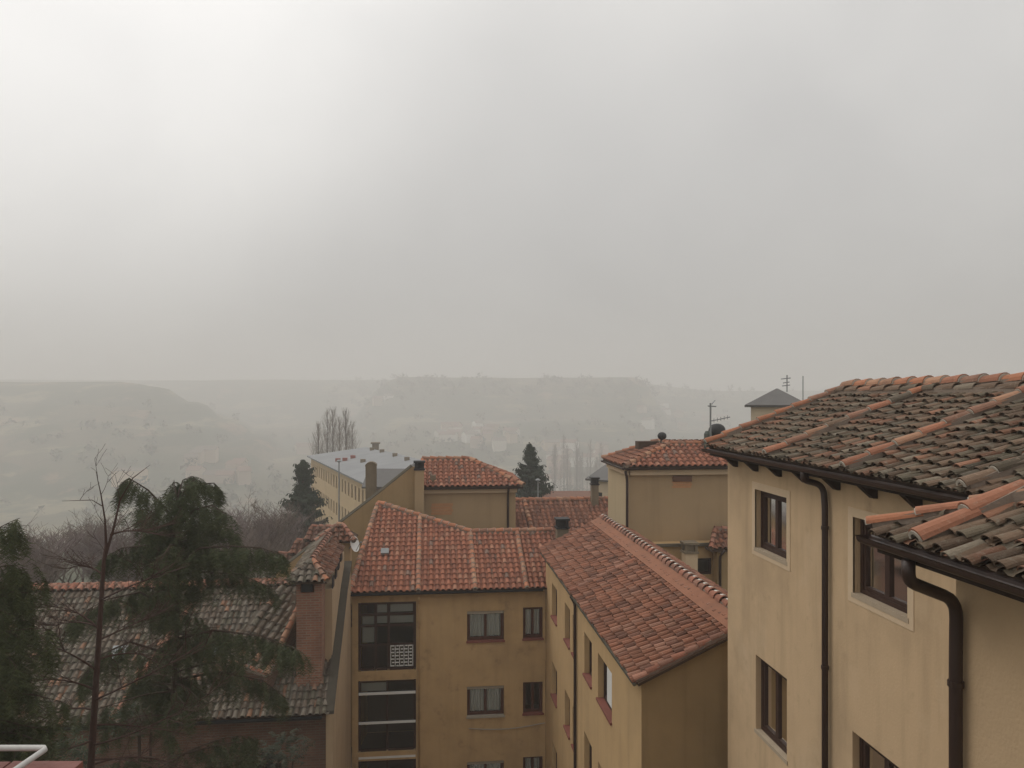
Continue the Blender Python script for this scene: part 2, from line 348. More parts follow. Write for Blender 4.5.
def gutter(root, A, B, r=.07, m=None, name='gutter'):
    A, B = Vector(A), Vector(B); g = MB(); V = (B - A).normalized(); U = V.cross(UP).normalized(); seg = 8
    prof = [(-math.cos(math.pi * k / seg) * r, -math.sin(math.pi * k / seg) * r) for k in range(seg + 1)]
    prof = [(-r - .012, .012)] + prof + [(r + .012, .012)]
    inn = [(x * .86, z * .86 + .004) for x, z in prof[1:-1]]
    for pr in (prof, inn):
        for k in range(len(pr) - 1):
            g.face([A + U * pr[k][0] + UP * pr[k][1], A + U * pr[k + 1][0] + UP * pr[k + 1][1], B + U * pr[k + 1][0] + UP * pr[k + 1][1], B + U * pr[k][0] + UP * pr[k][1]])
    for P in (A, B): g.face([P + U * x + UP * z for x, z in prof])
    return g.build(name, m or M_brown, root)
def downpipe(root, pts, r=.045, m=None, clips=()):
    # smooth the bends
    P = [Vector(p) for p in pts]; q = [P[0]]
    for k in range(1, len(P) - 1):
        a, b, c = P[k - 1], P[k], P[k + 1]; e = min(.16, (a - b).length * .45, (c - b).length * .45)
        s = b + (a - b).normalized() * e; t = b + (c - b).normalized() * e
        for j in range(6): w = j / 5; q.append(s * (1 - w) ** 2 + b * 2 * w * (1 - w) + t * w ** 2)
    q.append(P[-1]); g = MB(); g.tube(q, r, 12); o = g.build('downpipe', m or M_brown, root, smooth=True)
    if clips:
        for (x, y, z) in clips:
            cmb = MB(); cmb.tube([(x, y, z), (x, y, z + .05)], r * 1.22, 12); cmb.build('bracket', m or M_brown, o)
    return o
# ------------------------------------------------------------------ terrain
def sm(x, a, b):
    t = max(0., min(1., (x - a) / (b - a))); return t * t * (3 - 2 * t)
def hnoise(x, y):
    return (math.sin(x * .013 + 1.3) * math.cos(y * .011 + .4) + .5 * math.sin(x * .031 + y * .027) + .3 * math.sin(x * .07 - y * .05 + 2)) / 1.8
def height(x, y):
    dep = x * F.x + y * F.y; lat = x * RT.x + y * RT.y; rr = math.hypot(x, y)
    z = -15 - 9 * sm(rr, 35, 110) - 38 * sm(rr, 120, 340)
    if dep > 60:
        p = 512 + FPX * lat / dep
        left = (1 - sm(p, 110, 350)) * (50 * sm(dep, 430, 640) + 27 * sm(dep, 610, 745))
        mesa = sm(p, 320, 400) * (1 - sm(p, 636, 690)) * (34 * sm(dep, 520, 820) + 53 * sm(dep, 840, 985))
        back = (30 * sm(dep, 700, 1000) + 60 * sm(dep, 1000, 1270)) * (1 - .2 * sm(p, 600, 720))
        up_ = max(left, mesa, back); z += up_ + (2.6 * math.sin(up_ * .42 + x * .004) if 3 < up_ < 70 else 0)
        z += hnoise(x, y) * 2.2 * sm(dep, 250, 600) * (1 if z < 15 else .6)
    return z
def ground_hit(px, py):
    r = ray(px, py); d = 40.
    while d < 2300:
        p = r * d
        if p.z < height(p.x, p.y): return p
        d += 6
    return None
g = MB(); angs = []; a = -180.
while a < 180:
    angs.append(a); a += .6 if -46 < a < 60 else 6
rads = [0, 4, 8, 14, 20, 30, 40, 50, 60, 75, 90, 110, 130, 150, 175, 200, 230, 260, 300, 340] + [340 + 22 * k for k in range(1, 96)]
for r_ in rads:
    for a_ in angs:
        x, y = r_ * math.sin(R(a_) + YAW), r_ * math.cos(R(a_) + YAW); g.v.append((x, y, height(x, y) if r_ > 0 else -15))
na = len(angs)
for i in range(len(rads) - 1):
    for j in range(na):
        j2 = (j + 1) % na; g.f.append((i * na + j, i * na + j2, (i + 1) * na + j2, (i + 1) * na + j)); g.c.append((0, 0, 0))
M_land = mat('fields', (.08, .085, .05), .95, noise=.8, scale=.006, col2=(.17, .12, .08), extra=[((.24, .21, .13), .012, .54, .58, .85, (1, .4, 6)), ((.04, .05, .028), .010, .53, .57, .8, (1, .3, 8)), ((.045, .06, .03), .018, .52, .58, .85, (1, .5, 2)), ((.30, .20, .14), .02, .6, .64, .6, (1, .4, 2)), ((.04, .05, .028), .09, .53, .62, .6)])
tag(g.build('terrain', M_land, smooth=True), kind='structure')
# ------------------------------------------------------------------ haze
hz = MB(); hz.wbox((-2700, 2700), (-2700, 2700), (-66, 52)); ho = hz.build('haze', MATS['fields']); tag(ho, kind='stuff')
hm = bpy.data.materials.new('haze'); hm.use_nodes = True; t = hm.node_tree; t.nodes.clear()
o_ = nd(t, 'ShaderNodeOutputMaterial'); pv = nd(t, 'ShaderNodeVolumePrincipled'); pv.inputs['Density'].default_value = HAZE; pv.inputs['Anisotropy'].default_value = .25; pv.inputs['Color'].default_value = (.91, .895, .88, 1)
t.links.new(pv.outputs[0], o_.inputs['Volume']); ho.data.materials.clear(); ho.data.materials.append(hm)
# ================================================================== RIGHT BUILDING (cream, old tiled gable roof)
GZ = -15.2
rb = thing('apartment_house', 'large cream rendered building with lichen-covered tile roof, brown gutters and framed windows', 'building', (8.2, 10, GZ))
WX = 5.7; S = .385
mb = MB()
Uy = YA; Nin = XA
hol = [(11.83 - 7, 13.04 - 7, -2.66, -1.62), (8.68 - 7, 9.88 - 7, -2.66, -1.62), (11.83 - 7, 13.02 - 7, -5.85, -4.53), (8.68 - 7, 9.90 - 7, -5.85, -4.53),
       (11.83 - 7, 13.02 - 7, -8.75, -7.43), (8.68 - 7, 9.90 - 7, -8.75, -7.43)]
OW = Vector((WX, 7.0 - .6, GZ)); hol = [(h[0] + .6, h[1] + .6, h[2], h[3]) for h in hol]
wall(mb, OW, YA, XA, 14.3 - 6.4, GZ, -1.06, hol)
for y in (14.303, 3.2):          # gable ends
    mb.prism([(WX + .002, y, GZ), (10.9, y, GZ), (10.9, y, -1.06), (8.2, y, .03), (WX + .002, y, -.93)], (0, -.25 if y > 10 else .25, 0))
mb.wbox((10.65, 10.9), (3.5, 14.04), (GZ, -1.05))
mb.build('wall', M_wallR, rb)
for k, h in enumerate(hol):
    window(rb, OW, YA, XA, h[0], h[1], h[2], h[3], rec=.10, leaves=2, trim=M_trim if k < 2 else None, sill=M_tsill, curtain=.96, tw=.12, bar=.07, cseed=k, cm_=M_bcurt)
EZ = -.97; EX = 5.35
sl = Vector((1, 0, S)).normalized(); LW = (8.2 - EX) / sl.x
roof = MB(); slab(roof, [(EX + .03, 3.0, EZ + S * .03), (EX + .03, 14.45, EZ + S * .03), (8.2, 14.45, EZ + S * 2.85), (8.2, 3.0, EZ + S * 2.85)])
slab(roof, [(11.05, 3.0, EZ), (11.05, 14.45, EZ), (8.2, 14.45, EZ + S * 2.85), (8.2, 3.0, EZ + S * 2.85)])
ro = roof.build('roof', M_slab, rb)
tf = MB(); tile_field(tf, Vector((EX, 3.0, EZ)), YA, sl, [(0, 0), (11.45, 0), (11.45, LW), (0, LW)], pal_old, tw=.155, tl=.24, jit=.03, seg=5, sq=.72)
sl2 = Vector((-1, 0, S)).normalized(); tile_field(tf, Vector((11.05, 3.0, EZ)), YA, sl2, [(0, 0), (11.45, 0), (11.45, LW), (0, LW)], pal_old, tw=.23, tl=.36, jit=.02, seg=4)
tf.build('tile_covering', M_old, ro, smooth=False)
cp = MB(); mo = MB()
for y in (11.74, 9.4, 7.17, 4.9): caps(cp, (EX - .03, y, EZ + .05), (8.12, y, EZ + S * 2.77 + .05), pal_capo, r=.075, ln=.38, jit=.018, mort=mo)
caps(cp, (EX - .02, 14.40, EZ + .06), (8.15, 14.40, EZ + S * 2.8 + .06), pal_cap, r=.075, ln=.4, mort=mo)
caps(cp, (8.2, 3.0, EZ + S * 2.85 + .06), (8.2, 14.5, EZ + S * 2.85 + .06), pal_cap, r=.12, ln=.42, mort=mo)
caps(cp, (7.98, 3.0, EZ + S * 2.6 + .05), (7.98, 14.5, EZ + S * 2.6 + .05), pal_old, r=.09, ln=.45)
cp.build('ridge_tiles', M_red, ro); mo.build('mortar_bedding', M_mort, ro)
fb = MB(); fb.wbox((EX + .04, EX + .10), (5.6, 14.44), (EZ - .16, EZ - .02)); fb.wbox((EX + .10, WX + .02), (5.6, 14.43), (EZ - .10, EZ - .075)); fb.build('fascia', M_darkw, rb)
gutter(rb, (EX - .045, 5.6, EZ - .055), (EX - .045, 14.5, EZ - .045), .058)
for k in range(9):
    y = 13.85 - .9 * k
    b_ = MB(); b_.prism([(EX + .11, y - .05, EZ - .105), (WX - .001, y - .05, EZ - .105), (WX - .001, y - .05, EZ - .33), (WX - .06, y - .05, EZ - .33), (EX + .11, y - .05, EZ - .17)], (0, .10, 0)); b_.build('eave_bracket', M_darkw, rb)
downpipe(rb, [(EX - .03, 10.52, EZ - .08), (EX - .03, 10.52, EZ - .22), (WX - .07, 10.55, EZ - .30), (WX - .07, 10.50, EZ - .6), (WX - .07, 10.50, GZ)], .045, clips=[(WX - .07, 10.5, z) for z in (-1.9, -3.9, -5.9, -7.9)])
# ================================================================== WING with hipped roof, nearest right
wg = thing('house_wing', 'near cream rough-rendered wing with hipped tile roof and curved brown downpipe', 'building', (6.6, 2, GZ))
wx = 4.68; wy = 6.43; ez = -1.27; ex = 4.08; hy = 6.80
mb = MB(); wall(mb, (wx, -3.5, GZ), YA, XA, wy + 3.5, GZ, -1.38, []); wall(mb, (wx + .2805, wy, GZ), XA, -YA, 1.2, GZ, -1.38, []); mb.build('wall', M_wallW, wg)
XR = 6.75
S = .45; sl = Vector((1, 0, S)).normalized()
def wz(x): return ez + S * (x - ex)
rf = MB(); slab(rf, [(ex + .03, -4, wz(ex + .03)), (ex + .03, hy - .03, wz(ex + .03)), (XR, hy - (XR - ex), wz(XR)), (XR, -4, wz(XR))])
slab(rf, [(ex + .03, hy - .03, wz(ex + .03)), (9.4, hy - .03, wz(ex + .03)), (XR, hy - (XR - ex), wz(XR))]); slab(rf, [(9.42, -4, ez), (9.42, hy - .03, ez), (XR, hy - (XR - ex), wz(XR)), (XR, -4, wz(XR))])
ro = rf.build('roof', M_slab, wg)
L2 = (XR - ex) / sl.x; tf = MB()
tile_field(tf, Vector((ex, -4, ez)), YA, sl, [(0, 0), (hy + 4, 0), (hy + 4 - (XR - ex), L2), (0, L2)], pal_old, tw=.17, tl=.28, jit=.032, seg=7, sq=.75)
slb = Vector((0, -1, S)).normalized(); tile_field(tf, Vector((ex, hy, ez)), XA, slb, [(0, 0), (5.3, 0), (XR - ex, L2)], pal_old, tw=.18, tl=.28, jit=.022, seg=6)
tf.build('tile_covering', M_old, ro)
cp = MB(); mo = MB()
caps(cp, (ex + .02, hy - .02, ez + .05), (XR, hy - (XR - ex), wz(XR) + .03), pal_cap, r=.065, ln=.42, mort=mo)
caps(cp, (ex - .02, 6.03, ez + .055), (5.0, 6.03, wz(5.0) + .055), pal_cap, r=.088, ln=.42, jit=.02, mort=mo)
caps(cp, (ex - .02, 3.9, ez + .055), (6.7, 3.9, wz(6.7) + .055), pal_cap, r=.10, ln=.44, jit=.02, mort=mo)
cp.build('ridge_tiles', M_red, ro); mo.build('mortar_bedding', M_mort, ro)
fb = MB(); fb.wbox((ex + .05, ex + .10), (-4, hy - .05), (ez - .17, ez - .03)); fb.wbox((ex + .10, wx + .03), (-4, hy - .05), (ez - .12, ez - .09)); fb.wbox((ex + .10, 5.6), (wy - .02, hy - .06), (ez - .15, ez - .122)); fb.build('fascia', M_darkw, wg)
gutter(wg, (ex - .05, -4, ez - .03), (ex - .05, hy + .02, ez - .03), .07); gutter(wg, (ex + .04, hy + .05, ez - .065), (5.5, hy + .05, ez - .065), .08)
for y in (5.7, 4.8, 3.9):
    b_ = MB(); b_.prism([(ex + .11, y - .05, ez - .125), (wx - .001, y - .05, ez - .125), (wx - .001, y - .05, ez - .33), (wx - .06, y - .05, ez - .33), (ex + .11, y - .05, ez - .18)], (0, .10, 0)); b_.build('eave_bracket', M_darkw, wg)
downpipe(wg, [(ex - .03, 6.16, ez - .12), (ex - .03, 6.16, ez - .30), (wx - .075, 6.32, ez - .52), (wx - .075, 6.33, -2.3), (wx - .075, 6.33, GZ)], .055, clips=[(wx - .075, 6.33, z) for z in (-2.55, -4.6)])
# ================================================================== MIDDLE BUILDING (ochre, long red roof running away)
mm = thing('ochre_apartment_block', 'ochre building with long red tile roof running away and narrow red-silled windows', 'building', (6.4, 21.5, GZ))
mx = 4.25; mz = -5.80; y0, y1 = 15.2, 28.1
WO = Vector((mx, y0, GZ)); hs = []
for (ya, yb) in ((25.6, 26.7), (23.2, 24.1), (22.18, 22.75), (20.0, 21.0), (17.75, 19.25)):
    for k in range(4): hs.append((ya - y0, yb - y0, -7.66 - 2.75 * k, -6.5 - 2.75 * k))
mb = MB(); wall(mb, WO, YA, XA, y1 - y0 - .01, GZ, mz + .06, hs)
mb.build('wall', M_wallM, mm)
for k, h in enumerate(hs):
    first = h[0] < 3 and h[3] > -7
    window(mm, WO, YA, XA, h[0], h[1], h[2], h[3], rec=.15, leaves=2 if h[1] - h[0] > 1.2 else 1, sill=M_rsill, curtain=.9 if k % 3 else 0, bar=.05, gl=M_dglass, shutter=(h[0] + .03, h[0] + .62, h[2] + .28, h[3] - .02) if first else None, label='window with white blind and red sill' if first else None, cseed=k)
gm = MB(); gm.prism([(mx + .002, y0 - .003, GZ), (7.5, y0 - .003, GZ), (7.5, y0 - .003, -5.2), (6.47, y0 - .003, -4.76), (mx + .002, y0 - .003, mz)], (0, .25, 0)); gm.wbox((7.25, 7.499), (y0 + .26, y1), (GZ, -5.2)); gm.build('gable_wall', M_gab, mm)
EX2, EZ2, RX2, RZ2 = 4.08, -5.70, 6.47, -4.60
s2 = (RZ2 - EZ2) / (RX2 - EX2); v2 = Vector((1, 0, s2)).normalized(); l2 = (RX2 - EX2) / v2.x; yn, yf = 14.98, 28.6
rf = MB(); slab(rf, [(EX2 + .02, yn, EZ2), (EX2 + .02, yf, EZ2), (RX2, yf, RZ2), (RX2, yn, RZ2)]); slab(rf, [(7.6, yn, -5.12), (7.6, yf, -5.12), (RX2, yf, RZ2), (RX2, yn, RZ2)])
ro = rf.build('roof', M_slab, mm); tf = MB()
tile_field(tf, Vector((EX2, yn, EZ2)), YA, v2, [(0, 0), (yf - yn, 0), (yf - yn, l2), (0, l2)], pal_dred, tw=.22, tl=.26, jit=.022)
tile_field(tf, Vector((7.6, yn, -5.12)), YA, Vector((-1, 0, s2)).normalized(), [(0, 0), (yf - yn, 0), (yf - yn, 1.24), (0, 1.24)], pal_dred, tw=.24, tl=.36, jit=.014)
tf.build('tile_covering', M_red, ro)
rs = MB(); n_ = Vector((-s2, 0, 1)).normalized()
rs.box(Vector((RX2, yn, RZ2)) - v2 * .52 + n_ * .075, YA, v2, n_, (0, yf - yn), (.06, .44), (0, .03), (.30, .125, .085)); rs.build('ridge_flashing', mat('ridge_strip', (.27, .12, .07), .9, noise=.5, scale=3, extra=[((.17, .09, .06), 1.2, .5, .7, .5)]), ro)
cp = MB(); mo = MB(); caps(cp, (RX2, yn, RZ2 + .03), (RX2, yf, RZ2 + .03), pal_capd, r=.13, ln=.36, mort=mo)
caps(cp, (EX2, yn + .05, EZ2 + .03), (RX2, yn + .05, RZ2 + .03), pal_capd, r=.08, ln=.3); caps(cp, (EX2, 22.0, EZ2 + .03), (RX2 - .5, 22.0, RZ2 - .2), pal_capd, r=.09, ln=.3)
cp.build('ridge_tiles', M_red, ro)
k2 = MB()
yy = yn + .1
while yy < yf:      # pale mortar blobs along the ridge's right edge
    arc(k2, Vector((RX2 + .03, yy, RZ2 + .10)), XA, YA, UP, .09, .08, .15, .02, .01, (.5, .5, .5), 5); yy += .36
k2.build('mortar_bedding', mat('pale_mortar', (.58, .54, .48), .9, noise=.4, scale=7), ro)
gutter(mm, (EX2 - .03, yn, EZ2 - .02), (EX2 - .03, 28.0, EZ2 - .02), .04, M_gutg)
downpipe(mm, [(EX2 - .02, 22.05, EZ2 - .08), (mx - .06, 22.05, EZ2 - .3), (mx - .06, 22.05, GZ)], .045)
# ================================================================== FRONT FACADE BUILDING (L)
fl = thing('tiled_apartment_block', 'ochre building facing the camera with bright red tile roof and glazed balconies', 'building', (.8, 30, GZ))
FY = 28.1; x0 = -2.78; x1 = 4.24; WO = Vector((x0, FY, GZ)); fz = -7.08
hs = []; bal = []
for k in range(3):
    z = -2.75 * k
    hs += [(1.345 - x0, 2.70 - x0, -8.92 + z, -7.82 + z), (3.4 - x0, 4.14 - x0, -8.9 + z, -7.74 + z)]
bal = [(-2.57 - x0, -.50 - x0, -9.88, -7.40), (-2.57 - x0, -.50 - x0, -12.8, -10.22), (-2.57 - x0, -.50 - x0, -15.1, -13.1)]
mb = MB(); wall(mb, WO, XA, YA, x1 - x0, GZ, fz, hs + bal)
mb.prism([(-2.77, FY + .3, GZ), (-2.77, FY + .3, -6.95), (-2.13, 33.0, -4.6), (-2.13, 33.0, GZ)], (.2, 0, 0))
mb.wbox((x0 + .3, x1), (32.6, 32.8), (GZ, -5.9)); mb.build('wall', M_wallL, fl)
for k, h in enumerate(hs):
    wo = window(fl, WO, XA, YA, h[0], h[1], h[2], h[3], rec=.14, leaves=2, sill=M_rsill if k != 2 else M_sill, fm=M_rwood, curtain=.9 if k not in (3,) else 0, bar=.065, box=.12 if k in (0, 2, 4) else 0, cseed=k + 9, label='dark window with no curtain drawn' if k == 3 else None)
def bars(m, O, us, zs, w, dd):
    u0, u1, z0_, z1_ = us[0], us[-1], zs[0], zs[-1]
    for u in us: m.box(O, XA, YA, UP, (u - w / 2, u + w / 2), dd, (z0_, z1_))
    for z in zs:
        for a_, b__ in zip(us[:-1], us[1:]): m.box(O, XA, YA, UP, (a_ + w / 2, b__ - w / 2), (dd[0] + .004, dd[1] - .004), (z - w / 2, z + w / 2))
for k, h in enumerate(bal):
    O = Vector((x0, FY, 0)); a, b, c, d = h; f = MB()
    if k == 0: bars(f, O, [a + .05, a + .62, a + 1.08, b - .05], [c + .05, c + .92, c + 1.62, c + 2.02, d - .05], .09, (.06, .14))
    else: bars(f, O, [a + .05, (a + b) / 2, b - .05], [c + .05, c + 1.05, c + 2.1, d - .05], .075, (.06, .14))
    bo = f.build('balcony_glazing', M_wood, fl); bo['label'] = ('brown glazed balcony with white lattice panel under the eave', 'glazed balcony with two white rails', 'lowest glazed balcony with white blind')[k]
    p = MB(); p.face([O + XA * u + YA * .10 + UP * z for u, z in ((a + .05, c + .05), (b - .05, c + .05), (b - .05, d - .05), (a + .05, d - .05))]); p.build('pane', M_glass, bo)
    rm = MB()
    for pts in (((a, c, 1.7), (b, c, 1.7), (b, d, 1.7), (a, d, 1.7)), ((a - .01, c, .3), (a - .01, c, 1.7), (a - .01, d, 1.7), (a - .01, d, .3)), ((b + .01, c, .3), (b + .01, c, 1.7), (b + .01, d, 1.7), (b + .01, d, .3)),
                ((a, c - .01, .3), (b, c - .01, .3), (b, c - .01, 1.7), (a, c - .01, 1.7)), ((a, d + .01, .3), (b, d + .01, .3), (b, d + .01, 1.7), (a, d + .01, 1.7))):
        rm.face([O + XA * u + YA * dd + UP * z for u, z, dd in pts])
    rm.build('room_recess', M_room, bo)
    bl = MB()
    if k == 0:
        bl.box(O, XA, YA, UP, (a + .67, a + 1.02), (.18, .2), (c + 2.07, d - .1)); bl.box(O, XA, YA, UP, (a + 1.14, b - .12), (.18, .2), (c + 2.08, d - .1)); bl.box(O, XA, YA, UP, (a + .66, b - .1), (.18, .2), (c + 1.68, c + 1.97))
        bl.box(O, XA, YA, UP, (a + .14, a + .57), (.22, .24), (c + .98, c + 1.96))
        bl.build('roller_blind', mat('dim_blind', (.6, .59, .55), .9), bo)
        la = MB(); lo, hi = a + 1.16, b - .12
        for i in range(6): la.box(O, XA, YA, UP, (lo + (hi - lo) * i / 5 - .012, lo + (hi - lo) * i / 5 + .012), (.035, .055), (c + .14, c + .9))
        for i in range(7):
            for j in range(5): la.box(O, XA, YA, UP, (lo + (hi - lo) * j / 5 + .014 + .03 * ((i + j) % 2), lo + (hi - lo) * (j + 1) / 5 - .03), (.037, .053), (c + .14 + .72 * i / 6, c + .18 + .72 * i / 6))
        la.build('lattice', M_white, bo)
        pn = MB(); pn.box(O, XA, YA, UP, (a + .12, a + 1.02), (.16, .18), (c + .1, c + .86)); pn.build('lower_panel', mat('maroon_panel', (.05, .02, .016), .7), bo)
    else:
        rl = MB(); rl.box(O, XA, YA, UP, (a + .02, b - .02), (-.01, .05), (c + 1.02, c + 1.09)); rl.box(O, XA, YA, UP, (a + .02, b - .02), (-.01, .05), (c + 2.07, c + 2.15)); rl.build('rail', M_white, bo)
        bl.box(O, XA, YA, UP, (a + .1, (a + b) / 2 - .04), (.18, .2), (c + 2.15, d - .1)); bl.build('roller_blind', mat('dim_blind', (.6, .59, .55), .9), bo)
# cable across the facade
cb = MB(); P0, P1 = Vector((1.4, FY - .03, -12.08)), Vector((4.2, FY - .03, -12.0)); cb.tube([P0.lerp(P1, i / 10) - UP * (.12 * math.sin(math.pi * i / 10)) for i in range(11)], .018, 6); cb.build('cable', M_sill, fl)
# roof polygon: eave, left verge, falling top edge, level ridge
sF = .46; vF = Vector((0, 1, sF)).normalized(); fO = Vector((-2.95, 27.82, -6.97)); cz = vF.y
def fp(x, y): return Vector((x, y, fO.z + sF * (y - fO.y)))
poly = [fp(-2.86, 27.82), fp(4.5, 27.82), fp(4.9, 31.05), fp(1.62, 31.05), fp(-2.2, 33.1)]
rf = MB(); slab(rf, poly); slab(rf, [fp(4.9, 31.05), fp(1.62, 31.05), (1.62, 33.2, -6.6), (4.9, 33.2, -6.6)]); ro = rf.build('roof', M_slab, fl)
tf = MB(); tile_field(tf, fO, XA, vF, [((p.x - fO.x), (p.y - fO.y) / cz) for p in poly], pal_red, tw=.215, tl=.30, jit=.008)
tf.build('tile_covering', M_red, ro)
cp = MB(); mo = MB()
caps(cp, poly[0], poly[4], pal_cap, r=.10, ln=.3, lift=.05, mort=mo); caps(cp, poly[3], poly[4], pal_cap, r=.12, ln=.34, lift=.06, mort=mo); caps(cp, poly[2], poly[3], pal_cap, r=.12, ln=.34, lift=.06, mort=mo)
for x in (-.42, 1.62, 3.5):
    yt = 31.0 if x > 1.5 else 33.1 - (x + 2.2) * (2.05 / 3.82) - .05
    caps(cp, fp(x, 27.8), fp(x, yt), pal_cap, r=.095, ln=.3, lift=.06, mort=mo)
cp.build('ridge_tiles', M_red, ro); mo.build('mortar_bedding', mat('pale_mortar', (.58, .54, .48), .9), ro)
sk = MB(); p = fp(-1.72, 29.9); sk.box(p, XA, vF, Vector((0, -sF, 1)).normalized(), (-.15, .15), (-.16, .16), (.05, .15)); sk.build('skylight', M_grey, ro)
gutter(fl, (-2.9, 27.78, -7.03), (4.1, 27.78, -7.03), .05, M_black)
downpipe(fl, [(-.40, 27.8, -7.2), (-.40, FY - .05, -7.45), (-.40, FY - .05, GZ)], .035, M_wallL)
# ------------------------------------------------------------------ chimneys (parts of their building)
def chimney(root, P, w, d, h, m, capm=None, style='cap'):
    # P = centre of base
    c = MB(); c.wbox((P.x - w / 2, P.x + w / 2), (P.y - d / 2, P.y + d / 2), (P.z, P.z + h))
    o = c.build('chimney', m, root)
    k = MB()
    if style == 'cap':
        k.wbox((P.x - w / 2 - .04, P.x + w / 2 + .04), (P.y - d / 2 - .04, P.y + d / 2 + .04), (P.z + h, P.z + h + .07))
        for (a, b) in ((-1, -1), (1, -1), (-1, 1), (1, 1)):
            cx, cy = P.x + a * (w / 2 - .05), P.y + b * (d / 2 - .05); k.wbox((cx - .05, cx + .05), (cy - .05, cy + .05), (P.z + h + .07, P.z + h + .32))
        k.wbox((P.x - w / 2 + .08, P.x + w / 2 - .08), (P.y - d / 2 + .08, P.y + d / 2 - .08), (P.z + h + .07, P.z + h + .30))
        k.wbox((P.x - w / 2 - .05, P.x + w / 2 + .05), (P.y - d / 2 - .05, P.y + d / 2 + .05), (P.z + h + .32, P.z + h + .40)); k.build('chimney_cap', capm or M_black, o)
    else:
        arc(k, P + Vector((0, -d / 2 - .02, h)), XA, YA, UP, w / 2 + .02, w / 2 + .02, d + .04, 0, 0, (.1, .1, .1), 10, .04, .75)
        k.prism([(P.x + w / 2 * math.cos(math.pi * j / 10), P.y - d / 2, P.z + h + w * .36 * math.sin(math.pi * j / 10)) for j in range(11)], (0, d, 0)); k.build('chimney_cap', capm or M_black, o)
    return o
def vert(pxc, pyt, pyb, Y): a = atY(pxc, pyt, Y); b = atY(pxc, pyb, Y); return b, (a - b).z
b, h = vert(562, 528, 560, 30.2); chimney(fl, b - UP * .3, .45, .45, h + .3, M_soot)
# ================================================================== NEXT HOUSE BEHIND (N): ochre wall, hipped red roof
nh = thing('hip_roofed_house', 'ochre house with low hipped red roof standing right behind the balcony building', 'building', (2, 37, GZ))
NY = 34.0; nx0, nx1 = -.35, 3.78
mb = MB(); wall(mb, (nx0, NY, GZ), XA, YA, nx1 - nx0, GZ, -3.98, [], thick=.3); mb.wbox((nx0 + .001, nx0 + .25), (NY + .301, 39), (GZ, -4.0)); mb.wbox((nx1 - .25, nx1 - .001), (NY + .301, 39), (GZ, -4.0)); mb.wbox((nx0, nx1), (39, 39.2), (GZ, -4)); mb.build('wall', M_tow, nh)
eN = -3.92; yE = 33.7; rzN = -2.92; A = Vector((nx0 - .0, yE, eN)); B_ = Vector((nx1 + .3, yE, eN)); Cc = Vector((1.85, 36.1, rzN)); D_ = Vector((nx0, 36.1, rzN)); E_ = Vector((nx1 + .3, 39, eN)); G_ = Vector((nx0, 39, eN))
rf = MB(); slab(rf, [A, B_, Cc, D_]); slab(rf, [B_, E_, Cc]); slab(rf, [E_, G_, D_, Cc]); rf.prism([(nx0 + .01, yE + .3, eN - .1), (nx0 + .01, 36.1, rzN - .06), (nx0 + .01, 38.8, eN - .1)], (.15, 0, 0)); ro = rf.build('roof', M_slab, nh)
def plane_field(tf, A, B, Cp, poly, pal, **k):
    U = (B - A).normalized(); n = U.cross(Cp - A).normalized(); V = n.cross(U).normalized()
    if V.z < 0: V = -V
    tile_field(tf, A, U, V, [((p - A).dot(U), (p - A).dot(V)) for p in poly], pal, **k)
tf = MB(); plane_field(tf, A, B_, Cc, [A, B_, Cc, D_], pal_red, tw=.24, tl=.32, jit=.008); plane_field(tf, B_, E_, Cc, [B_, E_, Cc], pal_red, tw=.24, tl=.32, jit=.008); tf.build('tile_covering', M_red, ro)
cp = MB(); caps(cp, D_, Cc, pal_cap, r=.12, lift=.04); caps(cp, B_, Cc, pal_cap, r=.12, lift=.04); caps(cp, A, D_, pal_cap, r=.09, lift=.04); cp.build('ridge_tiles', M_red, ro)
cz_ = MB(); cz_.wbox((nx0 - .02, nx1 + .05), (NY - .16, NY - .002), (-4.22, -4.06)); cz_.build('cornice', M_trim, nh)
gutter(nh, A + Vector((0, -.04, -.06)), B_ + Vector((0, -.04, -.06)), .055); q = atY(508, 490, NY - .06).x
downpipe(nh, [(q, yE, -4.05), (q, NY - .06, -4.35), (q, NY - .06, -9)], .05)
a = atY(431, 506, NY).x; b = atY(453, 496, NY).x
bp = MB(); 
for i in range(4): bp.wbox((a + .03 * (i % 2), b - .05 * ((i + 1) % 2)), (NY - .012, NY + .03), (-5.18 + i * .13, -5.07 + i * .13))
bp.build('brick_patch', mat('brick_patch', (.50, .26, .13), .9, noise=.5, scale=6), nh)
P = atY(418.5, 510, 33.55); chimney(nh, Vector((P.x + .04, 33.6, -6.2)), .40, .36, atY(418, 470, 33.6).z + 6.2, M_tow, M_black)
v_ = atY(433, 484, 34.2); vb = MB(); vb.wbox((v_.x - .13, v_.x + .13), (34.1, 34.3), (-3.95, -3.45)); vb.build('vent', M_soot, ro)
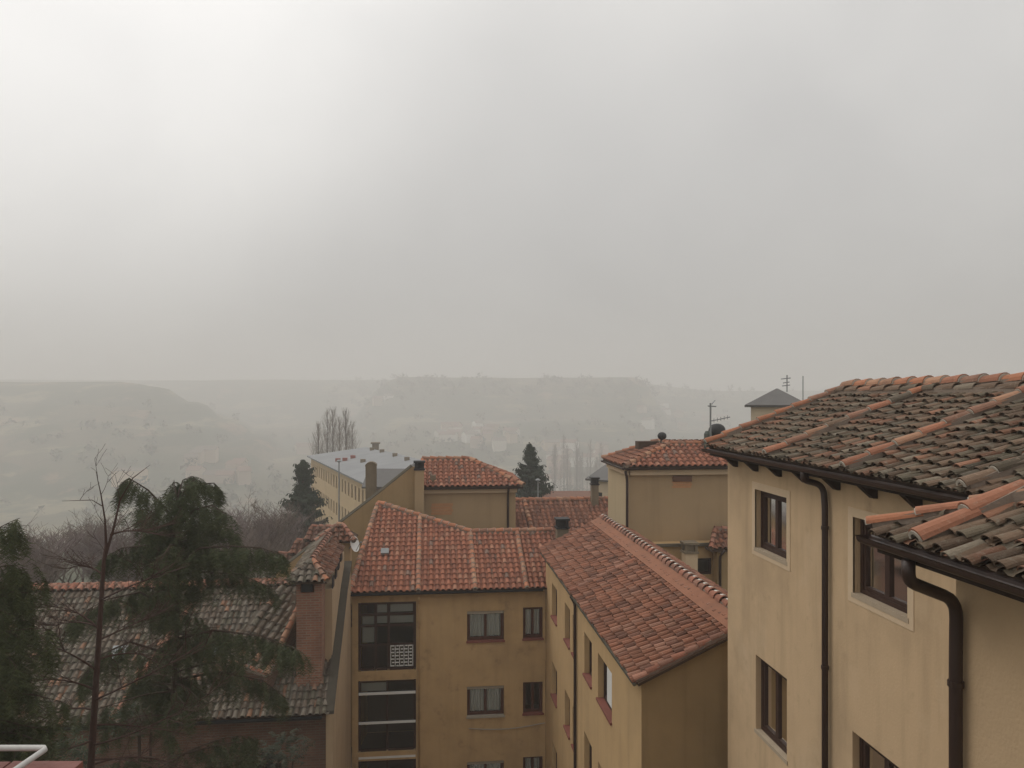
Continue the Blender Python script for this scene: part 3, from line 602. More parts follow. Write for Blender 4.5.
# ================================================================== GABLE WALL WITH COPING (house sloping down to the left)
gh = thing('gable_house', 'bare ochre gable wall under a long sloping coping, behind the bright red roof', 'building', (-3.5, 36, GZ))
GY = 33.65; top = [atY(412, 467, GY), atY(376, 496, GY), atY(341, 523, GY), atY(276, 574, GY)]
pl = [Vector((-.36, GY, GZ)), Vector((-.36, GY, top[0].z - .05)), top[0], top[1], top[2], top[3], Vector((top[3].x, GY, GZ))]
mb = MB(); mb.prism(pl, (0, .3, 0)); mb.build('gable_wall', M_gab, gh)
co = MB(); co.tube([p + Vector((0, .12, .04)) for p in top], .10, 6); co.build('coping', M_gutg, gh)
rf = MB(); slab(rf, [top[0] + Vector((0, .3, -.1)), top[3] + Vector((0, .3, -.1)), top[3] + Vector((0, 3.5, -.1)), top[0] + Vector((0, 3.5, -.1))], .1); ro = rf.build('roof', M_slate, gh)
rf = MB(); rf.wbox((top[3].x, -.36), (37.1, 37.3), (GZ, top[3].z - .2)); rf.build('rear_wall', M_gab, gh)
P = atY(371, 498, 34.5); chimney(gh, Vector((P.x, 34.6, P.z - .6)), .46, .45, atY(371, 466, 34.5).z - P.z + .6, M_soot, M_soot, 'round')
# stepped roofs to its left
sh = thing('stepped_house', 'low house with three stepped dark red tile roofs behind the sloping coping', 'building', (-8, 38, GZ))
for k, (xa, xb, yt, ye) in enumerate(((305, 342, 527, 541), (290, 326, 541, 555), (272, 308, 554, 570))):
    Yr = 37.6 - k * .2; pr0, pr1 = atY(xa + 7, yt, Yr), atY(xb, yt, Yr); slp = .42
    r = ray(xa, ye); tt = (pr0.z - slp * Yr) / (r.z - slp * r.y); pe0 = r * tt; pe1 = Vector((pr1.x, pe0.y, pe0.z))
    f = MB(); slab(f, [pe0, pe1, pr1, pr0]); ro = f.build('roof', M_slab, sh)
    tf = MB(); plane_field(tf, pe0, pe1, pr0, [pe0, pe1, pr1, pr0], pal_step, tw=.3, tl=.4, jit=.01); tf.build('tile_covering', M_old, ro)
    cp = MB(); caps(cp, pr0, pr1, pal_capd, r=.10, lift=.02); caps(cp, pe0, pr0, pal_step, r=.10, lift=.02); cp.build('ridge_tiles', M_old, ro)
    w = MB(); w.wbox((pe0.x + .2, pe1.x), (pe0.y + .25, Yr + 2), (GZ, pe0.z - .1)); w.build('wall', M_gab, sh)
# ================================================================== LEFT BRICK HOUSE with mossy roof
bh = thing('brick_house', 'low brick house with wide mossy grey tile roof behind the cedar', 'building', (-8.5, 25.5, GZ))
bx1 = -2.98; bx0 = -15.5; beY, bez = 22.7, -9.17; brY, brz = 27.2, -6.46; sB = (brz - bez) / (brY - beY)
hsB = [(x - bx0, x - bx0 + 1.1, -12.2, -10.7) for x in (-13.4, -10.6, -7.9, -5.4)]
mb = MB(); wall(mb, (bx0, 23.1, GZ), XA, YA, -3.004 - bx0, GZ, -9.15, hsB); mb.wbox((bx0, bx0 + .25), (23.4, 30.6), (GZ, -8.8)); mb.wbox((bx0, bx1 - .3), (30.8, 31), (GZ, -9.1)); mb.build('wall', M_brick2, bh)
for k, h in enumerate(hsB): window(bh, (bx0, 23.1, 0), XA, YA, *h, rec=.14, curtain=0, gl=M_dglass, sill=M_sill)
rf = MB(); slab(rf, [(bx0, beY, bez), (bx1 - .1, beY, bez), (bx1 - .1, brY, brz), (bx0, brY, brz)]); slab(rf, [(bx0, 31.4, bez), (bx1 - .1, 31.4, bez), (bx1 - .1, brY, brz), (bx0, brY, brz)]); ro = rf.build('roof', M_slab, bh)
tf = MB(); vB = Vector((0, 1, sB)).normalized(); tile_field(tf, Vector((bx0, beY, bez)), XA, vB, [(0, 0), (bx1 - .03 - bx0, 0), (bx1 - .03 - bx0, 5.25), (0, 5.25)], pal_moss, tw=.19, tl=.27, jit=.018)
vB2 = Vector((0, -1, sB)).normalized(); tile_field(tf, Vector((bx0, 31.6, bez)), XA, vB2, [(0, 0), (bx1 - .12 - bx0, 0), (bx1 - .12 - bx0, 5.1), (0, 5.1)], pal_moss, tw=.26, tl=.4, jit=.012, seg=4); tf.build('tile_covering', M_moss, ro)
cp = MB()
xx = bx0 + .1
while xx < -3.9: arc(cp, Vector((xx, brY - .12, brz - .02)), XA, Vector((0, .92, .4)), Vector((0, -.4, .92)), .10, .10, .34, .03, .02, pal_capd(), 5); xx += .25
caps(cp, (-3.9, brY + .1, brz + .07), (bx0, brY + .1, brz + .07), pal_capd, r=.11, ln=.34)
caps(cp, (-8.9, beY, bez + .08), (-7.6, brY, brz + .08), pal_capd, r=.09, ln=.3); cp.build('ridge_tiles', M_moss, ro)
for (px_, py_, w_) in ((119, 655, .22), (212, 652, .2)):
    r = ray(px_, py_); tt = (bez - sB * beY) / (r.z - sB * r.y); p = r * tt; s = MB(); nB = Vector((0, -sB, 1)).normalized()
    s.box(p, XA, vB, nB, (-w_, w_), (-.26, .26), (.06, .13)); fo = s.build('skylight', M_grey, ro)
gutter(bh, (bx0, beY - .06, bez - .06), (bx1 - .12, beY - .06, bez - .06), .06, M_black)
# side party wall with dark sloping coping
sw = MB(); ws = [(27.9, -5.95), (26.6, -6.55), (25.0, -7.65), (23.6, -8.55), (22.75, -9.2)]
sw.prism([Vector((-3.0, y, z)) for y, z in ws] + [Vector((-3.0, 22.75, GZ)), Vector((-3.0, 27.9, GZ))], (.2, 0, 0)); sw.build('party_wall', mat('side_render', (.42, .31, .20), .92, noise=.3, scale=1.3, streak=.5), bh)
co = MB(); co.prism([Vector((-3.03, y, z + .01)) for y, z in ws] + [Vector((-3.03, y, z + .11)) for y, z in ws[::-1]], (.26, 0, 0)); co.build('coping', mat('dark_coping', (.07, .06, .045), .9, noise=.5, scale=4), bh)
# brick stack
st = MB(); st.wbox((-3.97, -3.23), (23.55, 24.3), (-9.2, -5.85)); so_ = st.build('chimney', M_brick, bh); so_['label'] = 'square brick chimney stack under a tiled cap'
s3 = MB(); s3.prism([(-3.94, 24.301, -9), (-3.94, 27.6, -7), (-3.94, 27.6, -5.45), (-3.94, 24.301, -5.95)], (.93, 0, 0)); s3.build('stack_side', M_pale if False else mat('side_render', (.42, .31, .2)), so_)
op = MB(); op.wbox((-3.82, -3.5), (23.535, 23.6), (-5.83, -5.5)); op.build('flue_opening', M_black, so_)
for k in range(4):
    op = MB(); op.wbox((-3.03, -2.995), (24.35 + k * .75, 24.75 + k * .75), (-5.95 + k * .12, -5.62 + k * .12)); op.build('flue_opening', M_black, so_)
s4 = MB(); s4.wbox((-3.97, -3.85), (23.56, 24.3), (-5.849, -5.5)); s4.wbox((-3.45, -3.23), (23.56, 24.3), (-5.849, -5.5)); s4.wbox((-3.85, -3.45), (23.7, 24.3), (-5.849, -5.5)); s4.build('cap_pier', M_brick, so_)
f = MB(); A = Vector((-4.15, 23.3, -5.48)); B_ = Vector((-3.05, 23.3, -5.48)); Cc = Vector((-3.6, 24.2, -5.02)); Dd = Vector((-3.5, 27.6, -4.85)); E_ = Vector((-3.05, 27.6, -5.3)); G_ = Vector((-4.15, 27.6, -5.3))
slab(f, [A, B_, Cc]); slab(f, [B_, E_, Dd, Cc]); slab(f, [G_, A, Cc, Dd]); f.build('cap_slab', M_slab, so_)
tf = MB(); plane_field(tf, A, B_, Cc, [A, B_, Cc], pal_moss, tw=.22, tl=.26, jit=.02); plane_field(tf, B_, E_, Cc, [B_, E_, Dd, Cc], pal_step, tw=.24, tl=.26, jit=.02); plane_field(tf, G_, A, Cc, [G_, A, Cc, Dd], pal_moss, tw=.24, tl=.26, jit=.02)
caps(tf, A, Cc, pal_moss, r=.09, ln=.28); caps(tf, B_, Cc, pal_cap, r=.09, ln=.28); caps(tf, Cc, Dd, pal_capd, r=.1, ln=.3); tf.build('cap_tiles', M_moss, so_)
# second, rear stack with opening
P = atY(322, 541, 28.8); Q = atY(350, 541, 28.8); z0_ = -7.0
rs = MB(); rs.wbox((P.x, P.x + .16), (28.8, 29.5), (z0_, P.z)); rs.wbox((P.x + .5, Q.x), (28.8, 29.5), (z0_, P.z)); rs.wbox((P.x + .16, P.x + .5), (28.8, 29.5), (z0_, P.z - .45)); rs.wbox((P.x + .16, P.x + .5), (29.2, 29.5), (P.z - .45, P.z)); rs2 = rs.build('chimney', M_tow, bh); rs2['label'] = 'rear rendered chimney with square opening and tiled cap'
f = MB(); A = Vector((P.x - .2, 28.5, P.z + .02)); B_ = Vector((Q.x + .2, 28.5, P.z + .02)); Cc = Vector((P.x + .5, 29.2, P.z + .5)); Dd = Vector((Q.x - .3, 29.2, P.z + .5)); slab(f, [A, B_, Dd, Cc]); slab(f, [B_, B_ + YA * 1.4, Dd]); slab(f, [A, A + YA * 1.4, Cc]); slab(f, [A + YA * 1.4, B_ + YA * 1.4, Dd, Cc]); f.build('cap_slab', M_slab, rs2)
tf = MB(); plane_field(tf, A, B_, Cc, [A, B_, Dd, Cc], pal_step, tw=.2, tl=.24, jit=.025); plane_field(tf, A + YA * 1.4, A, Cc, [A + YA * 1.4, A, Cc], pal_moss, tw=.2, tl=.24, jit=.025); caps(tf, A, Cc, pal_capd, r=.09, ln=.25); caps(tf, Cc, Dd, pal_cap, r=.09, ln=.25); caps(tf, B_, Dd, pal_capd, r=.09, ln=.25); tf.build('cap_tiles', M_moss, rs2)
# small dormer roof beside the stack
dm = MB(); A, B_, Cc, Dd = Vector((-6.3, 23.6, -7.75)), Vector((-4.75, 23.2, -8.15)), Vector((-4.1, 25.6, -6.55)), Vector((-4.9, 26.2, -6.3))
slab(dm, [A, B_, Cc, Dd], .08); dmo = dm.build('dormer', M_slab, bh)
tf = MB(); plane_field(tf, A, B_, Dd, [A, B_, Cc, Dd], pal_moss, tw=.24, tl=.3, jit=.02); caps(tf, B_, Cc, pal_cap, r=.1, ln=.32); caps(tf, A, B_, pal_capd, r=.08, ln=.3); tf.build('tile_covering', M_moss, dmo)
w = MB(); w.prism([B_ - UP * .1, Cc - UP * .1, Cc - UP * 1.0, B_ - UP * .9], (-.1, 0, 0)); w.prism([A - UP * .1 + YA * .1, B_ - UP * .1 + YA * .1, B_ + YA * .1 - UP * 1.0, A + YA * .1 - UP * 1.0], (0, .1, 0)); w.build('cheek', M_brick2, dmo)
# satellite dish on the rear stack
ds = thing('satellite_dish', 'white satellite dish fixed beside the rear tiled chimney', 'satellite dish', atY(352, 546, 28.6))
dc = atY(354, 544, 28.6); dn = Vector((.75, -.5, .25)).normalized(); du = dn.cross(UP).normalized(); dv = du.cross(dn); d_ = MB(); rings = []
for i in range(5):
    rr_ = .30 * i / 4; rings.append([dc + (du * math.cos(t) * rr_ * .8 + dv * math.sin(t) * rr_) + dn * (rr_ * rr_ * .5) for t in [2 * math.pi * j / 20 for j in range(20)]])
for i in range(4):
    for j in range(20): d_.face((rings[i][j], rings[i][(j + 1) % 20], rings[i + 1][(j + 1) % 20], rings[i + 1][j]))
d_.build('dish', M_white, ds, smooth=True); ar = MB(); ar.tube([dc, dc - dn * .1, Vector((-2.95, 28.75, dc.z - .2))], .02, 6); ar.tube([dc - dv * .28, dc + dn * .3], .012, 6); ar.tube([dc + dn * .3, dc + dn * .36], .03, 8); ar.build('arm', M_grey, ds)
# ================================================================== TOWER HOUSE (R2)
tw_ = thing('tower_house', 'tall tan house with hipped red roof between the near building and the valley', 'building', (9.8, 31, GZ))
TY = 29.0; tx0 = atY(629, 470, TY).x; tx1 = 13.5; tyb = 31.9
mb = MB(); wall(mb, (tx0, TY, GZ), XA, YA, tx1 - tx0, GZ, -2.78, [], thick=.3); mb.build('wall', M_tow, tw_)
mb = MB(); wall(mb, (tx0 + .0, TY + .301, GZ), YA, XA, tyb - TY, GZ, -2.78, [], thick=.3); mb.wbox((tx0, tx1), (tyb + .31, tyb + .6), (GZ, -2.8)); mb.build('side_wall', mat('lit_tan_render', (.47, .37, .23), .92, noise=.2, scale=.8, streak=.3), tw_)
e = -2.66; A = Vector((tx0 - .25, 28.7, e)); B_ = Vector((atY(729, 464, 28.7).x + .6, 28.7, e)); Dd = atY(670, 444.5, 30.3); Cc = Vector((atY(712, 446, 30.3).x + .2, 30.3, Dd.z)); Ff = Vector((tx0 - .25, 32.4, e)); Ee = Vector((Dd.x - .1, 31.4, Dd.z + .06)); G_ = Vector((B_.x, 32.4, e)); H_ = Vector((Cc.x, 31.4, Dd.z + .06))
rf = MB()
for f_ in ([A, B_, Cc, Dd], [Ff, A, Dd, Ee], [B_, G_, H_, Cc], [G_, Ff, Ee, H_], [Dd, Cc, H_, Ee]): slab(rf, f_)
ro = rf.build('roof', M_slab, tw_)
tf = MB(); plane_field(tf, A, B_, Dd, [A, B_, Cc, Dd], pal_red, tw=.24, tl=.3, jit=.008); plane_field(tf, Ff, A, Dd, [Ff, A, Dd, Ee], pal_dred, tw=.24, tl=.3, jit=.008); plane_field(tf, B_, G_, Cc, [B_, G_, H_, Cc], pal_dred, tw=.24, tl=.3, jit=.008); plane_field(tf, Dd, Cc, H_, [Dd, Cc, H_, Ee], pal_dred, tw=.24, tl=.3); tf.build('tile_covering', M_red, ro)
cp = MB()
for a_, b__ in ((A, Dd), (Dd, Cc), (B_, Cc), (Ff, Ee), (Dd, Ee)): caps(cp, a_, b__, pal_cap, r=.12, ln=.33, lift=.04)
cp.build('ridge_tiles', M_red, ro)
cr = MB(); cr.wbox((tx0 - .05, tx1), (TY - .18, TY - .002), (-3.0, -2.80)); cr.wbox((tx0 - .14, tx0 - .002), (TY - .18, tyb + .3), (-2.99, -2.81)); cr.build('cornice', M_trim, tw_)
gutter(tw_, A + Vector((0, -.05, -.07)), B_ + Vector((0, -.05, -.07)), .06); gutter(tw_, A + Vector((-.04, 0, -.07)), Ff + Vector((-.04, 0, -.07)), .06)
downpipe(tw_, [(tx0 - .2, TY - .25, -2.85), (tx0 - .1, TY - .1, -3.15), (tx0 - .1, TY - .1, GZ)], .055)
a = atY(672, 488, TY); b = atY(692, 476, TY); bp = MB()
for i in range(5): bp.wbox((a.x + .05 * (i % 2), b.x - .04 * ((i + 1) % 2)), (TY - .012, TY + .02), (a.z + i * .095, a.z + .08 + i * .095), (.4, .2, .1))
bp.build('brick_patch', mat('brick_patch', (.5, .26, .13)), tw_)
bp = MB(); bp.wbox((a.x + .02, b.x - .02), (TY - .06, TY - .013), (a.z + .25, b.z + .02)); bp.build('vent', mat('vent_brown', (.16, .09, .06), .9, noise=.5, scale=9), tw_)
c_ = atY(656, 440, 31.2); v_ = MB(); v_.wbox((c_.x - .75, c_.x + .3), (31.2, 31.7), (c_.z - .5, c_.z - .06)); v_.build('skylight', M_slab, ro)
c_ = atY(662, 436, 31.0); vb = MB(); vb.tube([c_ - UP * .5, c_ - UP * .12], .07, 8); vb.tube([c_ + UP * (.16 * math.cos(math.pi * i / 8)) for i in range(9)], [.02 + .17 * math.sin(math.pi * i / 8) for i in range(9)], 12); vb.build('ventilator', M_black, ro)
# low annex in front of the tower: ledge, chimney, window, small roof
an = thing('annex', 'low ochre annex with dark window and small tile roof below the tower house', 'building', (9.8, 28.5, GZ))
AY = 28.3; ax0 = atY(648, 545, AY).x; ax1 = 12.4; zt = atY(680, 544, AY).z
wa = atY(697, 575, AY); wb = atY(712, 558, AY)
mb = MB(); wall(mb, (ax0, AY, GZ), XA, YA, ax1 - ax0, GZ, zt, [(wa.x - ax0, wb.x - ax0, wa.z, wb.z)], thick=.3); mb.wbox((ax0, ax1), (AY + .31, TY - .01), (zt - .2, zt - .02)); mb.build('wall', M_wallM, an)
window(an, (ax0, AY, 0), XA, YA, wa.x - ax0, wb.x - ax0, wa.z, wb.z, rec=.1, leaves=1, curtain=0, gl=M_dglass)
lg = MB(); lg.wbox((ax0 - .05, ax1), (AY - .1, AY - .003), (zt - .08, zt + .03)); lg.build('ledge', M_gutg, an)
P = atY(690.5, 580, 27.6); chimney(an, Vector((P.x, 27.7, -8)), .46, .46, atY(690, 553, 27.6).z + 8, M_trim, M_soot)
A = atY(711, 549, 27.6); B_ = A + XA * 3; Cc = A + Vector((.5, .9, .55)); Dd = Cc + XA * 2.5; rf = MB(); slab(rf, [A, B_, Dd, Cc]); rf.prism([A - UP*.05, B_-UP*.05, B_ + Vector((0, .65, -.05)), A + Vector((0, .65, -.05))], (0, 0, -.06)); ro = rf.build('roof', M_slab, an)
tf = MB(); plane_field(tf, A, B_, Cc, [A, B_, Dd, Cc], pal_dred, tw=.22, tl=.26, jit=.02); caps(tf, A, Cc, pal_capd, r=.1, ln=.28); caps(tf, Cc, Dd, pal_capd, r=.1, ln=.28); tf.build('tile_covering', M_old, ro)
ap = MB(); ap.wbox((A.x + .3, B_.x), (27.75, AY - .11), (GZ, A.z - .12)); ap.build('porch_wall', M_gab, an)
downpipe(an, [(A.x + .5, 27.55, A.z - .05), (A.x + .38, 27.68, A.z - .3), (A.x + .38, 27.68, -9)], .05)
# ================================================================== ROOF BETWEEN (Q)
qh = thing('long_red_roof_house', 'house with level red tile roof seen between the two hipped roofs', 'building', (6, 40, GZ))
QY = 40; q0, q1 = atY(508, 501, QY), atY(618, 501, QY); qe0 = Vector((q0.x, 35.5, q0.z - .45 * 4.5)); qe1 = Vector((q1.x, 35.5, qe0.z)); qz = q0.z; q1.z = qz
rf = MB(); slab(rf, [qe0, qe1, q1, q0]); slab(rf, [q0, q1, q1 + Vector((0, 4.5, -2)), q0 + Vector((0, 4.5, -2))]); ro = rf.build('roof', M_slab, qh)
tf = MB(); plane_field(tf, qe0, qe1, q0, [qe0, qe1, q1, q0], pal_dred, tw=.26, tl=.34, jit=.008); tf.build('tile_covering', M_red, ro)
cp = MB(); caps(cp, q0, q1, pal_cap, r=.14, ln=.36, lift=.04); caps(cp, Vector((5.0, 36.5, q0.z - .45 * 3.5)), Vector((4.9, 40, qz)), pal_cap, r=.12, ln=.34, lift=.05); cp.build('ridge_tiles', M_red, ro)
mb = MB(); mb.wbox((q0.x + .2, q1.x - .2), (35.8, 44.3), (GZ, qe0.z - .1)); mb.build('wall', M_tow, qh)
P = atY(595, 502, 39.5); chimney(qh, Vector((P.x, 39.6, P.z - .7)), .36, .36, atY(595, 485, 39.5).z - P.z + .7, M_soot, M_black)
# ================================================================== generic distant houses
def house(name, label, cat, P, w, d, h, rh, ang, wm, pal, rm, group=None, wins=(), hip=.0, tiles=False):
    # P = centre of front wall base ; axis-aligned in its own frame turned by ang
    r = thing(name, label, cat, P, group); c, s = math.cos(ang), math.sin(ang); U = Vector((c, s, 0)); V = Vector((-s, c, 0)); O = Vector(P)
    m = MB()
    if wins: wall(m, O - U * w / 2, U, V, w, O.z, O.z + h, [(a, b, O.z + zc, O.z + zd) for a, b, zc, zd in wins], thick=.3)
    m.box(O - U * w / 2, U, V, UP, (0, w), (.35 if wins else 0, d), (0, h)); m.prism([O - U * (w / 2 - .01) + UP * h + V * .01, O - U * (w / 2 - .01) + V * (d - .01) + UP * h, O - U * (w / 2 - hip - .01) + V * d / 2 + UP * (h + rh * .95)], U * (w - .02 - 2 * hip) if not hip else U * .01)
    m.build('wall', wm, r)
    f = MB(); ov = .35; a, b = O - U * (w / 2 + ov) - V * ov + UP * (h - .05), O + U * (w / 2 + ov) - V * ov + UP * (h - .05); c1, d1 = b + V * (d + 2 * ov), a + V * (d + 2 * ov)
    rr0 = O - U * (w / 2 + ov - hip) + V * d / 2 + UP * (h + rh); rr1 = O + U * (w / 2 + ov - hip) + V * d / 2 + UP * (h + rh)
    for f_ in ([a, b, rr1, rr0], [c1, d1, rr0, rr1]) + (([b, c1, rr1], [d1, a, rr0]) if hip else ()): slab(f, f_, .15)
    ro = f.build('roof', rm, r)
    if tiles:
        tf = MB(); plane_field(tf, a, b, rr0, [a, b, rr1, rr0], pal, tw=.3, tl=.45, seg=4)
        if hip: plane_field(tf, d1, a, rr0, [d1, a, rr0], pal, tw=.3, tl=.45, seg=4)
        caps(tf, rr0, rr1, pal, r=.14); caps(tf, a, rr0, pal, r=.12); caps(tf, b, rr1, pal, r=.12); tf.build('tile_covering', rm if tiles == 1 else M_red, ro)
    for (x_, y_, zc, zd) in wins:
        wm_ = MB(); wm_.box(O - U * w / 2, U, V, UP, (x_, y_), (.12, .2), (zc, zd)); wm_.build('window', M_black if not tiles else M_wood, r)
    return r
# house with grey pyramid roof above the right building
P = atD(777, 404, 46); w_ = 50 / 770 * 46
gr = house('pyramid_roofed_house', 'pale yellow house with grey pyramid roof peeping over the near right roof', 'building', Vector((P.x, P.y, -14)), w_, w_, 14 + P.z, .95, -YAW - R(19), M_pale, pal_moss, M_slate, hip=w_ / 2 + .3)
ant = thing('antenna', 'tv aerial mast on the grey pyramid roof', 'antenna', atD(787, 392, 48)); m = MB(); a_, b_ = atD(787, 392, 48), atD(787, 375, 48); m.tube([a_, b_], .035, 6)
for k, (py_, l_) in enumerate(((378, 6), (382, 4), (385, 5))): m.tube([atD(787 - l_, py_ + 1, 48), atD(787 + l_ * .6, py_, 48)], .03, 5)
m.build('mast', M_grey, ant)
ant = thing('antenna', 'thin bare mast just right of the pyramid roof aerial', 'antenna', atD(803, 395, 47)); m = MB(); m.tube([atD(803, 400, 47), atD(803, 376, 47)], .03, 6); m.build('mast', M_grey, ant)
# vent stack and aerial at the far corner of the near right roof
vs = thing('chimney_stack', 'dark round-cowled flue beside the corner of the near right roof', 'chimney', atY(717, 447, 30.2)); m = MB()
c_ = atY(717, 431, 30.2); m.tube([atY(717, 450, 30.2), c_ - UP * .2], .13, 10); m.tube([c_ + UP * (.3 * math.cos(math.pi * i / 8)) for i in range(9)], [.05 + .3 * math.sin(math.pi * i / 8) for i in range(9)], 14); m.build('ventilator', M_black, vs, smooth=True)
m = MB(); p_ = atY(708, 434, 30); m.tube([atY(708, 450, 30), p_, p_ + UP * .12], [.16, .16, .10], 10); m.build('flue', mat('green_metal', (.07, .085, .07), .6), vs)
ant = thing('antenna', 'tv aerial on a tall pole beside the round-cowled flue', 'antenna', atY(710.5, 449, 29.8)); m = MB()
m.tube([atY(710.5, 450, 29.8), atY(710.5, 403, 29.8)], .035, 6); m.tube([atY(708, 406, 29.8), atY(716, 406.5, 30)], .025, 5); m.tube([atY(712, 404, 29.8), atY(715, 400.5, 30.4)], .02, 5)
m.tube([atY(711, 421, 29.8), atY(730, 417, 29.8)], .02, 5)
for i in range(5): a_ = atY(714 + i * 3.4, 420.4 - i * .75, 29.8); m.tube([a_ - UP * .08, a_ + UP * .08], .012, 4)
m.build('mast', M_grey, ant)
# little house behind Q
P = atD(612, 503, 62); hw = 6.5
house('small_house', 'small pale house with dark grey roof just left of the tower house', 'building', Vector((atD(610, 500, 60).x, atD(610, 500, 60).y, -17)), 3.4, 6, 17 - 6.4, .9, -.75, M_pale, pal_moss, M_slate, wins=[(.5, 1.0, 8.4, 9.5), (1.9, 2.4, 8.4, 9.5)])
P = atD(575, 500, 66); house('low_roofed_house', 'low house with flat brownish roof behind the level red roof', 'building', Vector((P.x, P.y, -17)), 7, 6, 17 - 8.95, .55, -YAW, M_pale, pal_dred, mat('brown_roof', (.2, .11, .08), .9, noise=.4, scale=1))
# ================================================================== LONG INSTITUTIONAL BUILDING
A = atD(311, 397, 112); B_ = atD(383, 397, 71); zt = -8.55; zg = -27.; A.z = B_.z = 0; U = (B_ - A).normalized(); Ln = (B_ - A).length; Nn = Vector((-U.y, U.x, 0))
if Nn.dot(RT) < 0: Nn = -Nn
lb = thing('long_building', 'long yellow building with rows of small windows and a pale metal roof', 'building', (A.x, A.y, zg))
hs = []; ncol = 22
for r_ in range(4):
    for c_ in range(ncol):
        u = 1.6 + c_ * (Ln - 3.4) / ncol; hs.append((u, u + .85, zt - 2.5 - r_ * 3.2, zt - 1.0 - r_ * 3.2))
mb = MB(); wall(mb, Vector((A.x, A.y, zg)), U, Nn, Ln, zg, zt, hs, thick=.3); mb.box((A.x, A.y, 0), U, Nn, UP, (0, .3), (.31, 12), (zg, zt)); mb.box((A.x, A.y, 0), U, Nn, UP, (Ln - .3, Ln), (.31, 12), (zg, zt)); mb.box((A.x, A.y, 0), U, Nn, UP, (0, Ln), (12, 12.3), (zg, zt)); mb.build('wall', mat('yellow_render', (.50, .37, .215), .92, noise=.35, scale=.3, streak=.3), lb)
for h in hs:
    m = MB(); m.box((A.x, A.y, 0), U, Nn, UP, (h[0], h[1]), (.16, .22), (h[2], h[3])); m.build('window', M_wood, lb)
rf = MB(); O = Vector((A.x, A.y, zt)); e0, e1 = O - Nn * .5 - U * .5, O + U * (Ln + .5) - Nn * .5; r0, r1 = O + Nn * 7.5 + UP * 1.2 + U * 2, O + Nn * 7.5 + UP * 1.2 + U * (Ln - 3); g0, g1 = O + Nn * 12.8 - U * .5, O + Nn * 12.8 + U * (Ln + .5)
for f_ in ([e0, e1, r1, r0], [e1, g1, r1], [g1, g0, r0, r1], [g0, e0, r0]): slab(rf, f_, .2)
ro = rf.build('roof', M_sheet, lb)
for (px_, py_) in ((338, 461), (345, 460.5), (353, 458), (363, 462), (372, 450), (382, 452), (395, 456), (407, 460)):
    r = ray(px_, py_); nrm = (e1 - e0).cross(r0 - e0).normalized(); p = r * (e0.dot(nrm) / r.dot(nrm)); m = MB(); m.wbox((p.x - .3, p.x + .3), (p.y - .3, p.y + .3), (p.z - .1, p.z + .35), ); m.build('vent', mat('red_vent', (.25, .08, .06), .8) if px_ < 355 else M_soot, ro)
p = r0 + U * 2; m = MB(); m.wbox((p.x + .6, p.x + 1.5), (p.y - .6, p.y + .6), (p.z - .6, p.z + .6)); m.wbox((p.x + .4, p.x + 1.7), (p.y - .8, p.y + .8), (p.z + .6, p.z + .8)); m.build('chimney', M_soot, ro)
# lamp post in front of it and by the conifer
def lamp(px_, yt, yb, dep, label):
    b = atD(px_, yb, dep); t_ = atD(px_, yt, dep); L = thing('street_lamp', label, 'street lamp', (b.x, b.y, height(b.x, b.y))); m = MB()
    m.tube([(b.x, b.y, height(b.x, b.y)), (t_.x, t_.y, t_.z)], [.09, .05], 8); m.build('pole', M_grey, L); m = MB(); m.tube([t_ - UP * .02, t_ + UP * .08, t_ + UP * .2], [.08, .24, .08], 10); m.build('lamp_head', M_grey, L)
lamp(339, 462, 540, 66, 'tall grey lamp post before the long yellow building'); lamp(538, 481, 500, 62, 'grey lamp post before the dark cone-shaped conifer')
# small grey roofed house beside long building
P = atD(399, 480, 60); house('low_grey_roofed_house', 'low house with grey pitched roof beside the round-topped chimney', 'building', Vector((P.x, P.y, -17)), 5, 5, 17 - 6.9, 1.1, -YAW, M_brick2, pal_moss, M_slate)
# ================================================================== TREES
def tint(base, k=.3):
    f = random.uniform(1 - k, 1 + k); return (base[0] * f * random.uniform(.9, 1.1), base[1] * f, base[2] * f * random.uniform(.85, 1.1))
def spray(mb, p, d, ln, base, n=9, wd=.02, droop=.4):
    # a needle-clad branchlet: short blades on both sides of a drooping twig
    d = Vector(d).normalized(); q = Vector(p)
    for i in range(n):
        d2 = (d + Vector((random.uniform(-.1, .1), random.uniform(-.1, .1), -droop * (i / n) - .03))).normalized(); q2 = q + d2 * (ln / n)
        side = d2.cross(Vector((random.uniform(-.4, .4), random.uniform(-.4, .4), 1))).normalized()
        for s in (-1, 1):
            L = ln / n * random.uniform(1.1, 2.0); e = (side * s + d2 * .55 + Vector((0, 0, random.uniform(-.55, .15)))).normalized() * L; col = tint(base)
            mb.face((q - d2 * wd, q + d2 * wd * 1.6, q + e + d2 * wd * .4, q + e), col)
        q = q2; d = d2
    return q
def limb_path(p0, az, up, L, droop, n=8):
    d = Vector((math.cos(az) * math.cos(up), math.sin(az) * math.cos(up), math.sin(up))); pts = [Vector(p0)]
    for i in range(n):
        d = (d + Vector((random.uniform(-.13, .13), random.uniform(-.13, .13), random.uniform(-.12, .12) - droop / n))).normalized(); pts.append(pts[-1] + d * (L / n))
    return pts
